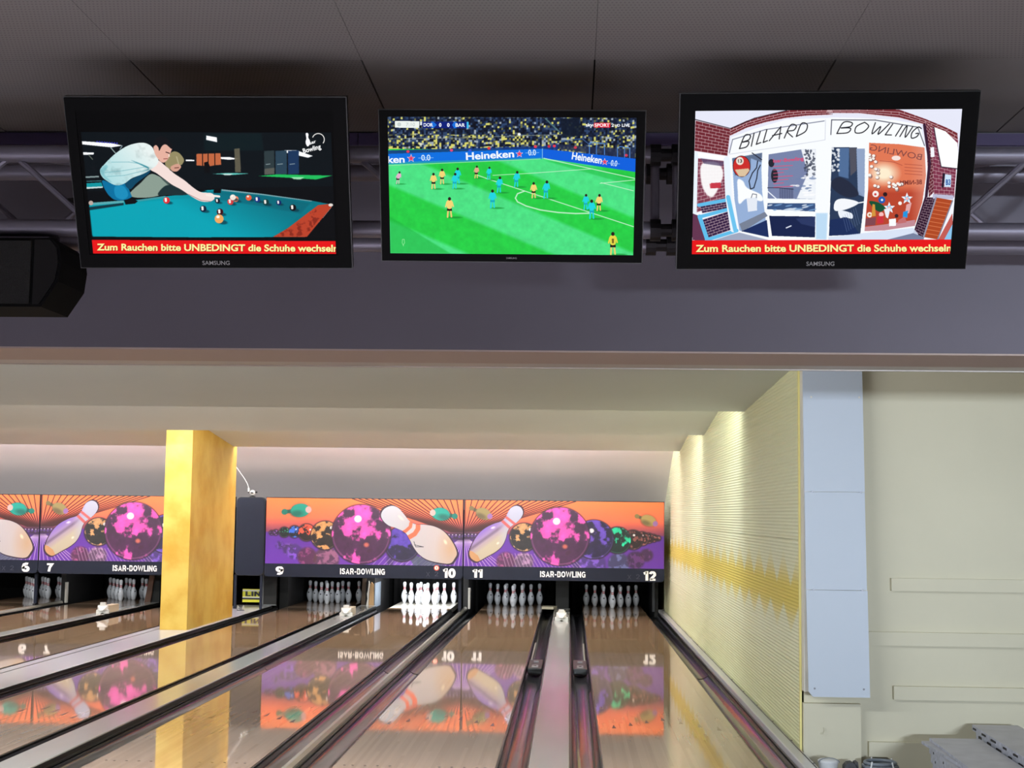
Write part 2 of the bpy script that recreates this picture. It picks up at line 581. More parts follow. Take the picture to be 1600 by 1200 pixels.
class Paint:
    """a flat picture; quad gives the drawing coordinates of its TL, TR, BR, BL corners"""

    def __init__(s, w, h, quad, bg=(0, 0, 0)):
        s.w, s.h = w, h
        H = homography([(0, 0), (1, 0), (1, 1), (0, 1)], quad)
        uu, vv = np.meshgrid((np.arange(w) + 0.5) / w, (np.arange(h) + 0.5) / h)
        q = H @ np.stack([uu.ravel(), vv.ravel(), np.ones(w * h)])
        s.X = (q[0] / q[2]).reshape(h, w)
        s.Y = (q[1] / q[2]).reshape(h, w)
        s.A = np.zeros((h, w, 3))
        s.A[:] = bg
        s.px = abs(s.X[h // 2, w // 2 + 1] - s.X[h // 2, w // 2])

    def win(s, lo, hi):
        """texel window that covers a box in drawing coordinates"""
        if not hasattr(s, '_xc'):
            s._xc = (s.X.min(0), s.X.max(0))
            s._yr = (s.Y.min(1), s.Y.max(1))
        c = np.where((s._xc[1] >= lo[0]) & (s._xc[0] <= hi[0]))[0]
        r = np.where((s._yr[1] >= lo[1]) & (s._yr[0] <= hi[1]))[0]
        if not len(c) or not len(r):
            return None
        return (slice(r[0], r[-1] + 1), slice(c[0], c[-1] + 1))

    def put(s, mask, col, alpha=1.0, sl=None):
        m = (mask * alpha)[..., None]
        if sl is None:
            s.A = s.A * (1 - m) + np.asarray(col, float) * m
        else:
            s.A[sl] = s.A[sl] * (1 - m) + np.asarray(col, float) * m

    def soft(s, d, feather=None):
        fth = feather or s.px
        return np.clip(0.5 - d / fth, 0, 1)

    def full(s, m, sl):
        o = np.zeros(s.X.shape)
        o[sl] = m
        return o

    def ell(s, cx, cy, rx, ry, col, ang=0, alpha=1.0, feather=None):
        a = math.radians(ang)
        R_ = max(rx, ry) + (feather or s.px) + s.px
        sl = s.win((cx - R_, cy - R_), (cx + R_, cy + R_))
        if sl is None:
            return np.zeros(s.X.shape) if col is None else None
        dx, dy = s.X[sl] - cx, s.Y[sl] - cy
        u, v = (dx * math.cos(a) + dy * math.sin(a)) / rx, (-dx * math.sin(a) + dy * math.cos(a)) / ry
        m = s.soft((np.sqrt(u * u + v * v) - 1) * min(rx, ry), feather)
        if col is not None:
            s.put(m, col, alpha, sl)
            return None
        return s.full(m, sl)

    def _in(s, pts, pad=2):
        pts = np.asarray(pts, float)
        sl = s.win(pts.min(0) - pad * s.px, pts.max(0) + pad * s.px)
        if sl is None:
            return None, None
        X, Y = s.X[sl], s.Y[sl]
        k = np.zeros(X.shape, bool)
        n = len(pts)
        for i in range(n):
            x0, y0 = pts[i]
            x1, y1 = pts[(i + 1) % n]
            if y0 == y1:
                continue
            k ^= ((y0 > Y) != (y1 > Y)) & (X < (x1 - x0) * (Y - y0) / (y1 - y0) + x0)
        return k.astype(float), sl

    def inside(s, pts):
        m, sl = s._in(pts)
        return np.zeros(s.X.shape) if m is None else s.full(m, sl)

    def poly(s, pts, col, alpha=1.0, blur=0):
        m, sl = s._in(pts, 2 + blur)
        if m is None:
            return np.zeros(s.X.shape) if col is None else None
        for _ in range(blur):
            q = np.pad(m, 1)
            m = (q[:-2, 1:-1] + q[2:, 1:-1] + q[1:-1, :-2] + q[1:-1, 2:] + m) / 5
        if col is not None:
            s.put(m, col, alpha, sl)
            return None
        return s.full(m, sl)

    def line(s, pts, w, col, alpha=1.0, feather=None):
        P_ = np.asarray(pts, float)
        pad = w / 2 + (feather or s.px) + s.px
        for (x0, y0), (x1, y1) in zip(P_[:-1], P_[1:]):
            sl = s.win((min(x0, x1) - pad, min(y0, y1) - pad), (max(x0, x1) + pad, max(y0, y1) + pad))
            if sl is None:
                continue
            dx, dy = x1 - x0, y1 - y0
            L = dx * dx + dy * dy + 1e-9
            X, Y = s.X[sl] - x0, s.Y[sl] - y0
            t_ = np.clip((X * dx + Y * dy) / L, 0, 1)
            s.put(s.soft(np.hypot(X - t_ * dx, Y - t_ * dy) - w / 2, feather), col, alpha, sl)

    def curve(s, pts, n=8):
        """Catmull-Rom smoothing of a closed outline"""
        P_ = np.asarray(pts, float)
        out = []
        k = len(P_)
        for i in range(k):
            a, b, c_, d = P_[i - 1], P_[i], P_[(i + 1) % k], P_[(i + 2) % k]
            for j in range(n):
                t_ = j / n
                out.append(0.5 * (2 * b + (c_ - a) * t_ + (2 * a - 5 * b + 4 * c_ - d) * t_ ** 2 + (3 * b - a - 3 * c_ + d) * t_ ** 3))
        return np.array(out)

    def text(s, txt, p0, p1, height, col, bold=0.0, shear=0.0, space=1.0, alpha=1.0, flip=False, vdir=None):
        """baseline from p0 to p1 (drawing coordinates, y down), cap height in drawing units"""
        v, f = text_geo(txt, bold, shear, space)
        if not len(v):
            return
        lo = v[:, 0].min()
        wd = v[:, 0].max() - lo
        cap = 0.70
        p0, p1 = np.array(p0, float), np.array(p1, float)
        ax = p1 - p0
        n_ = vdir if vdir is not None else np.array([ax[1], -ax[0]]) / np.hypot(*ax)
        q = (v[:, 0] - lo) / wd
        if flip:
            q = 1 - q
        P_ = p0[None] + q[:, None] * ax[None] + (v[:, 1] / cap * height)[:, None] * np.asarray(n_)[None]
        sl = s.win(P_.min(0) - 2 * s.px, P_.max(0) + 2 * s.px)
        if sl is None:
            return
        m = np.zeros(s.X.shape)
        for fc in f:
            k, q2 = s._in(P_[list(fc)], 1)
            if k is not None:
                m[q2] = np.maximum(m[q2], k)
        s.put(m[sl], col, alpha, sl)

    def image(s, name):
        im = bpy.data.images.new(name, s.w, s.h)
        px = np.ones((s.h, s.w, 4), np.float32)
        px[..., :3] = np.clip(s.A[::-1] / 255.0, 0, 1)
        im.pixels.foreach_set(px.ravel())
        im.update()
        im.pack()
        return im


def print_mat(name, im, emit=None, rough=0.45, spec=0.4):
    m = bpy.data.materials.new(name)
    m.use_nodes = True
    nt = m.node_tree
    b = nt.nodes['Principled BSDF']
    t_ = nt.nodes.new('ShaderNodeTexImage')
    t_.image = im
    t_.interpolation = 'Linear'
    t_.extension = 'EXTEND'
    b.inputs['Roughness'].default_value = rough
    b.inputs['Specular IOR Level'].default_value = spec
    if emit:
        b.inputs['Base Color'].default_value = (0.003, 0.003, 0.004, 1)
        nt.links.new(t_.outputs[0], b.inputs['Emission Color'])
        b.inputs['Emission Strength'].default_value = emit
    else:
        nt.links.new(t_.outputs[0], b.inputs['Base Color'])
    return m


def print_quad(name, corners, m, parent, local=False):
    """corners TL, TR, BR, BL in metres"""
    mb = MB().add(corners, [(3, 2, 1, 0)])
    o = obj(name, mb, m, parent, local=local)
    me = o.data
    ul = me.uv_layers.new(name='UVMap')
    want = {0: (0, 1), 1: (1, 1), 2: (1, 0), 3: (0, 0)}
    for l in me.loops:
        ul.data[l.index].uv = want[l.vertex_index]
    return o


# ================================================================== THE SETTING
XL, XR = -14.0, 5.0
CZ = 3.18
# hall ceiling over the viewer, with perforated boards
ce = struct('ceiling', MB().box(XL, XR, -8.0, 5.5, CZ + 0.02, CZ + 0.14), mat('ceiling_void', (30, 28, 30), 0.9))
xs = [-6.24, -5.45, -4.66, -3.87, -3.085, -2.295, -1.505, -0.715, 0.07, 0.87, 1.66, 2.45, 3.24, 4.03]
ys = [-1.4, -0.2, 1.0, 2.2, 3.4, 4.6, 5.5]
for i in range(len(xs) - 1):
    for j in range(len(ys) - 1):
        plain = (j == 5 and i in (4, 7, 9, 10)) or (j == 4 and i in (3, 4, 10))
        gp = 0.003 if j == 5 else 0.0006
        obj('panel', MB().box(xs[i] + gp, xs[i + 1] - gp, ys[j] + 0.0012, ys[j + 1] - 0.0012, CZ, CZ + 0.02), M_CEIL if plain else PERF, ce)

# beam over the foul line
bw = struct('wall_front', MB().box(XL, XR, 5.5, 5.93, 2.305, 3.32), M_BEAM)
obj('soffit', MB().box(XL, XR, 5.502, 5.93, 2.298, 2.305), M_UNDER, bw)
t1 = struct('trim_1', MB().box(XL, -0.86, 5.482, 5.5, 3.125, 3.172).box(-0.857, XR, 5.482, 5.5, 3.125, 3.172), M_PURPLE)
t2 = struct('trim_2', MB().box(XL, XR, 5.93, 6.12, 2.300, 2.325).box(XL, XR, 6.10, 6.12, 2.296, 2.36), M_TRIMG)

# lane ceiling: boards that slope down and end in a drop, with the lamps hidden above
cl = struct('ceiling.001', MB().box(XL, 1.70, 5.93, 25.2, 3.32, 3.42).box(XL, 1.68, 24.92, 25.2, 1.72, 3.32), M_BAFFLE)
for (a, za, b, zb) in ((6.0, 2.952, 13.455, 2.659), (13.475, 3.08, 17.51, 2.66), (17.53, 3.04, 21.4, 2.634)):
    mb = MB().prism([(a, za), (b, zb), (b, zb + 0.02), (a, za + 0.02)], 'x', XL, 1.655)
    mb.box(XL, 1.655, b, b + 0.018, zb, 3.32)
    obj('hanging_panel', mb, M_BAFFLE, cl)
for (x0, x1, yy) in ((-0.36, 0.68, 9.55), (-8.0, -6.4, 9.2)):
    zz_ = 2.952 - (yy - 6.0) * 0.0393
    obj('seam_strip', MB().box(x0, x1, yy, yy + 0.012, zz_ - 0.006, zz_ - 0.001), M_WHITE, cl)
# sloping back wall above the masking
prof = [(21.42, 3.0), (21.9, 2.91), (22.3, 2.82), (22.73, 2.694), (23.2, 2.53), (23.6, 2.36), (24.1, 2.14), (24.53, 1.94), (24.9, 1.72)]
mbk = MB().sheet(prof, 'x', XL, 1.655)
wb = struct('wall_back', mbk, M_BACK, smooth=True)

# yellow ribbed side wall beside lane twelve
wr = struct('wall_right', MB().box(1.672, 1.72, 10.27, 26.9, -0.2, 3.32), mat('rib_backing', (206, 196, 140), 0.7))
P_ = 0.0265
for (z0, z1) in ((-0.06, 0.6), (0.6, 1.5), (1.5, 3.2)):
    n = int(round((z1 - z0 - 0.003) / P_))
    pr = []
    for k in range(n * 4 + 1):
        zc = z0 + 0.0015 + (z1 - z0 - 0.003) * k / (n * 4)
        pr.append((1.652 - 0.0032 * math.cos(2 * PI * k / 4.0) - (0.0008 if k % 4 == 2 else 0), zc))
    for (ya, yb) in ((10.275, 13.455), (13.455, 17.51), (17.51, 21.4), (21.4, 24.9)):
        pts = [(1.672, z0 + 0.0015)] + pr + [(1.672, z1 - 0.0015)]
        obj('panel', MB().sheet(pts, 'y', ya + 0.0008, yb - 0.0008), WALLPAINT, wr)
obj('corner_strip', MB().box(1.643, 1.656, 10.240, 10.275, -0.06, 2.95), mat('corner_yellow', (236, 226, 150), 0.5), wr)

# cream wall facing the viewer, with flat boards
ws = struct('wall_side', MB().box(1.672, XR, 10.25, 10.40, -0.2, 3.32), M_CREAM)
obj('lower_casing', MB().box(1.66, 2.062, 10.19, 10.25, -0.2, 0.355, 0.004), M_CREAM, ws)
for (x0, z0, z1) in ((2.29, 1.150, 1.240), (2.10, 0.765, 0.860), (2.298, 0.388, 0.482)):
    obj('board', MB().box(x0, XR, 10.212, 10.25, z0, z1, 0.002), M_CREAM, ws)
obj('board', MB().prism([(2.12, 0.092), (XR, 0.092), (XR, -0.095), (2.345, -0.095), (2.245, -0.01), (2.12, -0.01)], 'y', 10.208, 10.25), M_CREAM, ws)
obj('wall_hook', MB().tube([(1.80, 10.18, 0.19), (1.805, 10.165, 0.165), (1.795, 10.165, 0.15), (1.775, 10.18, 0.148)], 0.003, 6), M_CREAM, ws)
c2 = struct('ceiling.002', MB().box(1.70, XR, 6.12, 10.4, 2.735, 2.80), M_WHITE)

# floors, far walls
struct('floor', MB().box(XL, 1.72, 6.9, 27.2, -0.30, -0.20), mat('lane_bed', (28, 27, 28), 0.8))
struct('floor.001', MB().box(XL, 1.72, 3.0, 6.9, -0.12, 0.0), M_APPR)
struct('floor.003', MB().box(XL, 1.72, -8.0, 3.0, -0.12, 0.0), mat('seating_floor', (160, 160, 164), 0.5, var=0.08, vscale=3))
struct('floor.002', MB().box(1.72, XR, -8.0, 10.4, -0.22, -0.10), M_FLOOR)
struct('wall_left', MB().box(XL - 0.1, XL, -8.0, 27.2, -0.3, 3.42), M_WHITE)
struct('wall_hall_right', MB().box(XR, XR + 0.1, -8.0, 10.4, -0.3, 3.42), M_CREAM)
struct('wall_hall_rear', MB().box(XL, XR, -8.1, -8.0, -0.3, 3.42), M_CREAM)
struct('wall_pit', MB().box(XL, 1.72, 27.1, 27.2, -0.3, 3.3), M_BLACKM)

# yellow pillar on the wide capping
pl = MB()
pl.prism([(-5.53, 19.05), (-5.163, 19.05), (-5.163, 21.62), (-5.53, 21.62)], 'z', 0.041, 2.98)
pillar = struct('yellow_pillar', pl, PILLAR)
# ================================================================== LANES
LY0, LY1 = 6.9, 24.55
HEAD = 25.48
NAMES = {6: 'six', 7: 'seven', 8: 'eight', 9: 'nine', 10: 'ten', 11: 'eleven', 12: 'twelve'}
LX = {12: (0.236, 1.303), 11: (-1.538, -0.477), 10: (-3.135, -2.06), 9: (-4.897, -3.83), 8: (-6.967, -5.90), 7: (-8.667, -7.60), 6: (-10.257, -9.19)}
lane_label = {
    12: 'glossy wooden bowling lane beside the yellow ribbed wall, under number 12',
    11: 'glossy wooden bowling lane just left of the grey capping, under number 11',
    10: 'glossy wooden bowling lane leading to the brightly lit rack of pins',
    9: 'glossy wooden bowling lane passing close along the yellow pillar, under number 9',
    8: 'glossy wooden bowling lane that runs behind the yellow pillar',
    7: 'glossy wooden bowling lane under number 7, pins standing left of the pillar',
    6: 'glossy wooden bowling lane at the far left edge, under number 6'}
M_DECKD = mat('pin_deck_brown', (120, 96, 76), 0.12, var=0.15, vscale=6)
arrow_me = mesh('arrow', MB().prism([(-0.017, -0.09), (0.017, -0.09), (0, 0.09)], 'z', 0, 0.0006), M_ARROW)
dot_me = mesh('dot', MB().lathe([(0.010, 0), (0.010, 0.0006)], 8), M_DOT)
for n, (a, b) in LX.items():
    o = obj('bowling_lane', MB().box(a, b, LY0, 24.7, -0.09, 0.0), LANE, loc=((a + b) / 2, LY0, 0))
    tag(o, lane_label[n], 'lane', 'bowling lanes')
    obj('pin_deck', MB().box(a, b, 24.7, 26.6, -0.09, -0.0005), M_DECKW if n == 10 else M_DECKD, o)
    m = (a + b) / 2
    for k in range(-3, 4):
        q = bpy.data.objects.new('arrow', arrow_me)
        COL.objects.link(q)
        q.parent = o
        q.location = (k * 0.1368, 11.80 - 0.155 * abs(k) - LY0, 0.0002)
    for k in (3, 5, 8, 11, 14):
        for s in (-1, 1):
            q = bpy.data.objects.new('dot', dot_me)
            COL.objects.link(q)
            q.parent = o
            q.location = (s * (0.533 - (k - 0.5) * 0.0274), 9.42 - LY0, 0.0002)

gut = [
    (1.303, 1.540, 'gutter between lane twelve and the yellow wall ledge'),
    (0.012, 0.236, 'gutter between the grey capping and lane twelve'),
    (-0.477, -0.258, 'gutter between lane eleven and the grey capping'),
    (-1.775, -1.538, 'gutter between the thin rail and lane eleven'),
    (-2.060, -1.835, 'gutter between lane ten and the thin rail'),
    (-3.370, -3.135, 'gutter along the edge of lane ten next to its capping'),
    (-3.830, -3.640, 'gutter along lane nine, mostly hidden by the raised capping'),
    (-5.107, -4.897, 'gutter between the wide white pillar capping and lane nine'),
    (-5.900, -5.720, 'gutter of lane eight next to the wide white capping'),
    (-7.190, -6.967, 'gutter of lane eight next to the capping with the far white sensor'),
    (-7.600, -7.420, 'gutter of lane seven, mostly hidden by its capping'),
    (-8.900, -8.667, 'gutter of lane seven beside the far thin rail'),
    (-9.190, -8.960, 'gutter of lane six at the far left edge'),
]
for (a, b, lab) in gut:
    def arc(depth=0.085, lip=0.014):
        pts = [(a, -0.012), (a + lip, -0.012)]
        w = (b - a) / 2 - lip
        for k in range(13):
            th = PI * k / 12
            pts.append(((a + b) / 2 - w * math.cos(th), -0.02 - depth * math.sin(th)))
        pts += [(b - lip, -0.012), (b, -0.012)]
        return pts
    o = obj('gutter', MB().sheet(arc(), 'y', LY0, 15.6), M_GUT, loc=((a + b) / 2, LY0, -0.09), smooth=True)
    tag(o, lab, 'gutter', 'lane gutters')
    obj('rear_section', MB().sheet(arc(0.08), 'y', 15.6, 24.68), M_GUTB, o, smooth=True)
    obj('edge_strip', MB().box(a, a + 0.014, LY0, 24.68, -0.09, -0.003), M_SEAL, o)
    obj('edge_strip', MB().box(b - 0.014, b, LY0, 24.68, -0.09, -0.003), M_SEAL, o)

CT = 0.04
caps = [
    (-0.258, 0.012, 24.68, M_CAP, 'capping', 'wide grey capping between lanes eleven and twelve, with a white sensor at its end'),
    (-3.640, -3.370, 24.68, M_CAP, 'capping', 'wide grey capping between lanes nine and ten'),
    (-7.420, -7.190, 24.68, M_CAP, 'capping', 'wide grey capping between lanes seven and eight, left of the pillar'),
    (-5.720, -5.107, 24.3, M_CAPW, 'capping', 'broad white capping that the yellow pillar stands on'),
    (-1.835, -1.775, 24.68, M_RAIL, 'divider_rail', 'thin rail between lanes ten and eleven'),
    (-8.960, -8.900, 24.68, M_RAIL, 'divider_rail', 'thin rail between lanes six and seven'),
    (1.540, 1.638, 24.7, M_CAPW, 'side_ledge', 'narrow white ledge along the foot of the yellow wall'),
]
capo = {}
for (a, b, y1, m, nm, lab) in caps:
    mb = MB()
    if nm == 'divider_rail':
        mb.prism([(a, -0.1), (a, 0.015), (a + 0.018, CT), (b - 0.018, CT), (b, 0.015), (b, -0.1)], 'y', LY0, y1)
    else:
        r = 0.008
        a, b = a + 0.002, b - 0.002
        mb.prism([(a, -0.1), (a, CT - r), (a + r * 0.3, CT - r * 0.3), (a + r, CT), (b - r, CT), (b - r * 0.3, CT - r * 0.3), (b, CT - r), (b, -0.1)], 'y', LY0, y1)
    o = obj(nm, mb, m, loc=((a + b) / 2, LY0, -0.1))
    tag(o, lab, 'rail' if nm == 'divider_rail' else 'capping' if nm == 'capping' else 'ledge', 'cappings between the lanes' if nm == 'capping' else 'thin divider rails' if nm == 'divider_rail' else None)
    capo[lab] = o
    for x in (a, b):
        if nm == 'capping':
            obj('black_edge', MB().box(a - 0.0015 if x == a else b - 0.004, a + 0.004 if x == a else b + 0.0015, LY0, y1, -0.002, 0.031), M_SEAL, o)
    if m is M_CAPW and nm == 'capping':
        obj('groove_strip', MB().box(-5.580, -5.570, LY0, y1, CT - 0.002, CT + 0.003), M_SEAL, o)
    if nm == 'side_ledge':
        obj('groove_strip', MB().box(1.615, 1.622, LY0, y1, CT - 0.001, CT + 0.002), mat('groove_shadow_grey', (70, 70, 64), 0.6), o)
        for k in range(16):
            obj('screw', MB().lathe([(0.007, 0), (0.007, 0.003), (0.004, 0.004)], 8, (1.63, 9.6 + k * 0.95, CT)), M_STEEL, o)

# ------------------------------------------------------------------ pins
PP = [(0.0258, 0.0), (0.0315, 0.006), (0.0360, 0.0190), (0.0497, 0.0572), (0.0573, 0.0857), (0.0605, 0.1143), (0.0580, 0.1492), (0.0470, 0.1842), (0.0314, 0.2191),
      (0.0250, 0.2381), (0.0228, 0.2540), (0.0237, 0.2762), (0.0266, 0.2985), (0.0306, 0.3207), (0.0323, 0.3429), (0.0312, 0.3560), (0.0265, 0.3690), (0.0170, 0.3775), (0.006, 0.381)]


def rad(z):
    for (r0, z0), (r1, z1) in zip(PP[:-1], PP[1:]):
        if z0 <= z <= z1:
            return r0 + (r1 - r0) * (z - z0) / (z1 - z0)
    return 0.02


def ring(z0, z1):
    zs_ = [z0 + (z1 - z0) * k / 3 for k in range(4)]
    pr = [(rad(z0) - 0.004, z0)] + [(rad(z) + 0.0006, z) for z in zs_] + [(rad(z1) - 0.004, z1)]
    return MB().lathe(pr, 18)


pin_me = mesh('bowling_pin', MB().lathe(PP, 20), M_PIN, True)
st1 = mesh('neck_stripe', ring(0.243, 0.256), M_PRED, True)
st2 = mesh('neck_stripe', ring(0.268, 0.281), M_PRED, True)
mk = MB()
for k in range(-2, 3):   # a small mark bent round the belly
    a0, a1 = (k - 0.5) * 0.09 - PI / 2, (k + 0.5) * 0.09 - PI / 2
    h0 = 0.010 + 0.006 * (k % 2 == 0)
    R_ = 0.0575
    zc = 0.158
    mk.add([(R_ * math.cos(a0), R_ * math.sin(a0), zc - 0.008), (R_ * math.cos(a1), R_ * math.sin(a1), zc - 0.008),
            (R_ * 0.985 * math.cos(a1), R_ * 0.985 * math.sin(a1), zc + h0), (R_ * 0.985 * math.cos(a0), R_ * 0.985 * math.sin(a0), zc + h0)], [(0, 1, 2, 3)])
mark_me = mesh('crown_mark', mk, M_PDARK)
SP = 0.3048
SPOTS = [(0, 0, 'head pin, in front of all others'), (-.5, 1, 'second-row pin on the side of lane {l}'), (.5, 1, 'second-row pin on the side away from lane {l}'),
         (-1, 2, 'third-row outer pin on the side of lane {l}'), (0, 2, 'third-row middle pin, straight behind the head pin'), (1, 2, 'third-row outer pin on the side away from lane {l}'),
         (-1.5, 3, 'back-row corner pin on the side of lane {l}'), (-.5, 3, 'back-row inner pin on the side of lane {l}'), (.5, 3, 'back-row inner pin on the side away from lane {l}'), (1.5, 3, 'back-row corner pin on the side away from lane {l}')]
LEFTN = {6: 'five', 7: 'six', 9: 'eight', 10: 'nine', 11: 'ten', 12: 'eleven'}
for n in (12, 11, 10, 9, 7, 6):
    cx = sum(LX[n]) / 2
    for (u, rw, nm) in SPOTS:
        o = bpy.data.objects.new('bowling_pin', pin_me)
        COL.objects.link(o)
        o.location = (cx + u * SP, HEAD + rw * 0.264, 0.0)
        o.rotation_euler = (0, 0, ((u * 7 + rw * 3 + n * 5) % 7 - 3) * 0.22)
        tag(o, ('lane %s: white pin, ' % NAMES[n]) + nm.format(l=LEFTN[n]), 'pin', 'pins standing on lane ' + NAMES[n])
        for me in (st1, st2, mark_me):
            c = bpy.data.objects.new(me.name.split('.')[0], me)
            COL.objects.link(c)
            c.parent = o

# ------------------------------------------------------------------ pit: side boards, curtains, light blockers
kick = [(-0.235, -0.01, 'black side board between the pits of lanes eleven and twelve', None),
        (-3.62, -3.40, 'worn side board with bare wood edge between lanes nine and ten', 'worn'),
        (-1.85, -1.76, 'thin black side board between the pits of lanes ten and eleven', 'thin'),
        (-7.40, -7.21, 'side board with reddish worn wood edge between lanes seven and eight', 'red'),
        (-8.975, -8.885, 'thin black side board between the pits of lanes six and seven', 'thin'),
        (1.48, 1.537, 'black side board beside the end of the yellow wall', 'wall'),
        (-5.08, -4.93, 'black side board at the outer edge of the pit of lane nine', None)]
for (a, b, lab, sp) in kick:
    o = obj('side_board', MB().box(a, b, 24.76, 26.7, -0.2, 0.655), M_KICK, loc=((a + b) / 2, 24.75, -0.2))
    tag(o, lab, 'side board', 'side boards between the pin pits')
    if sp == 'worn':
        obj('wood_edge', MB().prism([(-3.50, 0.0), (-3.41, 0.0), (-3.42, 0.40), (-3.455, 0.44), (-3.475, 0.40), (-3.49, 0.22)], 'y', 24.70, 24.75), M_WOOD, o)
        obj('torn_edge', MB().prism([(-3.545, 0.02), (-3.505, 0.0), (-3.50, 0.2), (-3.485, 0.40), (-3.50, 0.46), (-3.515, 0.3), (-3.53, 0.24), (-3.52, 0.15)], 'y', 24.69, 24.75), M_WHITE, o)
        obj('steel_plate', MB().box(-3.405, -3.39, 24.72, 25.45, 0.0, 0.42), M_GREYST, o)
        obj('wood_face', MB().prism([(-3.64, -0.05), (-3.57, -0.05), (-3.55, 0.5), (-3.62, 0.5)], 'y', 24.74, 24.76), mat('shaded_worn_wood', (92, 76, 62), 0.7, var=0.25, vscale=6), o)  # shadow side of the worn wood, its shade put into the colour
    if sp == 'red':
        obj('wood_edge', MB().prism([(-7.47, -0.02), (-7.36, -0.02), (-7.30, 0.5), (-7.38, 0.5)], 'y', 24.70, 24.75), mat('reddish_worn_wood', (104, 72, 58), 0.6, var=0.3, vscale=6), o)
    if sp == 'thin':
        obj('post', MB().box(a + 0.015, a + 0.065, 23.45, 23.51, CT + 0.03, 0.62, 0.004), M_NAVY, o)
        obj('post_base', MB().box(a + 0.02, a + 0.06, 23.40, 23.56, CT + 0.001, CT + 0.03), M_DARKST, o)
        obj('white_edge', MB().box(b + 0.0, b + 0.035, 24.70, 24.78, 0.0, 0.36, 0.004), M_WHITE, o)
    if sp == 'wall':
        obj('grey_edge', MB().box(1.44, 1.48, 24.72, 24.80, 0.0, 0.55), mat('edge_dim_grey', (64, 66, 72), 0.5), o)
        obj('bolt', MB().lathe([(0.02, 0), (0.02, 0.03), (0.012, 0.035)], 10, (1.60, 24.3, CT)), M_STEEL, capo['narrow white ledge along the foot of the yellow wall'])
for n in (6, 7, 8, 9, 10, 11, 12):
    a, b = LX[n]
    pts = []
    for k in range(25):
        pts.append((a - 0.18 + (b - a + 0.36) * k / 24, 26.78 + 0.02 * math.sin(k * 1.9)))
    o = obj('pit_curtain', MB().sheet(pts, 'z', -0.2, 0.66), M_BLACKM, loc=((a + b) / 2, 26.78, -0.2))
    tag(o, 'black curtain hanging at the back of the pit of lane ' + NAMES[n], 'curtain', 'pit curtains')
for (a, b, nm) in ((-12.2, -8.93, 'five and six'), (-8.9, -5.6, 'seven and eight'), (-5.05, -1.81, 'nine and ten'), (-1.80, 1.28, 'eleven and twelve')):
    mb = MB().box(a + 0.01, b - 0.01, 23.40, 26.95, 0.66, 1.66)  # unseen box added to keep lamp light out of the pit
    o = obj('pit_light_blocker', mb, M_BLACKM, loc=((a + b) / 2, 24.5, 0.66))
    tag(o, 'unseen black light-blocking box above the pins of lanes ' + nm, 'light blocker', 'pit light blockers')
# loose board lying at the end of the gutter of lane eleven
o = obj('loose_board', MB().prism([(-0.47, 24.35), (-0.27, 24.30), (-0.21, 24.52), (-0.30, 24.62), (-0.46, 24.60)], 'z', 0.042, 0.085), M_SENSB, loc=(-0.35, 24.4, 0.042))
tag(o, 'small cream board lying at the end of the gutter of lane eleven', 'board')

# ------------------------------------------------------------------ white sensors on the cappings
def sensor(cx, y, cat_label):
    e = empty('sensor_box', (cx, y, CT))
    tag(e, cat_label, 'sensor', 'white sensors on the cappings')
    w = 0.100
    prf = [(-w, 0), (-w, 0.055), (-w * 0.78, 0.062), (-w * 0.78, 0.125), (-w * 0.42, 0.135), (-w * 0.42, 0.172), (w * 0.42, 0.172), (w * 0.42, 0.135), (w * 0.78, 0.125), (w * 0.78, 0.062), (w, 0.055), (w, 0), (0.035, 0), (0.0, 0.018), (-0.035, 0)]
    mb = MB()
    mb.prism([(cx + a, CT + b) for a, b in prf], 'y', y, y + 0.05)
    fp = obj('front_plate', mb, M_SENS, e)
    obj('nose', MB().add([(cx - w * 0.75, y, CT + 0.055), (cx + w * 0.75, y, CT + 0.055), (cx + w * 0.75, y, CT + 0.12), (cx - w * 0.75, y, CT + 0.12), (cx - 0.02, y - 0.07, CT + 0.05), (cx + 0.02, y - 0.07, CT + 0.05)],
        [(0, 4, 3), (4, 5, 2, 3), (5, 1, 2), (0, 1, 5, 4), (0, 3, 2, 1)]), M_SENS, e)
    obj('rear_housing', MB().box(cx - 0.06, cx + 0.06, y + 0.05, y + 0.62, CT, CT + 0.115, 0.008), M_SENSB, e)
    obj('eye', MB().lathe([(0.016, 0), (0.016, 0.006)], 8, (cx, y - 0.04, CT + 0.001)), M_BLACK, fp)


sensor(-0.118, 21.75, 'white stepped sensor box at the end of the capping between lanes eleven and twelve')
sensor(-3.475, 22.05, 'white stepped sensor box on the capping between lanes nine and ten')
sensor(-7.235, 21.80, 'white stepped sensor box on the capping left of the yellow pillar')

# bumper drive blocks in the gutters beside the grey capping
for (cx, lab) in ((-0.368, 'black bumper drive block lying in the gutter of lane eleven'), (0.124, 'black bumper drive block lying in the gutter of lane twelve')):
    e = empty('bumper_drive', (cx, 15.45, -0.02))
    tag(e, lab, 'bumper drive', 'bumper drives by the grey capping')
    obj('housing', MB().box(cx - 0.075, cx + 0.075, 15.42, 16.35, -0.06, 0.004, 0.012), M_BLACK, e)
    obj('cover_plate', MB().box(cx - 0.035, cx + 0.035, 15.50, 15.72, 0.004, 0.010, 0.002), mat('plate_grey', (150, 152, 156), 0.3, 0.4), e)
    obj('cover_screw', MB().lathe([(0.016, 0), (0.016, 0.004), (0.008, 0.006)], 10, (cx, 15.60, 0.010)), M_BLACK, e)
    obj('latch', MB().box(cx - 0.025, cx + 0.03, 16.02, 16.14, 0.004, 0.014, 0.003), mat('plate_grey2', (130, 132, 138), 0.3, 0.4), e)
    sx = -1 if cx < 0 else 1
    obj('drive_rod', MB().tube([(cx + sx * 0.055, 16.3, 0.0), (cx + sx * 0.062, 18.4, 0.0)], 0.010, 8), M_RAIL, e)
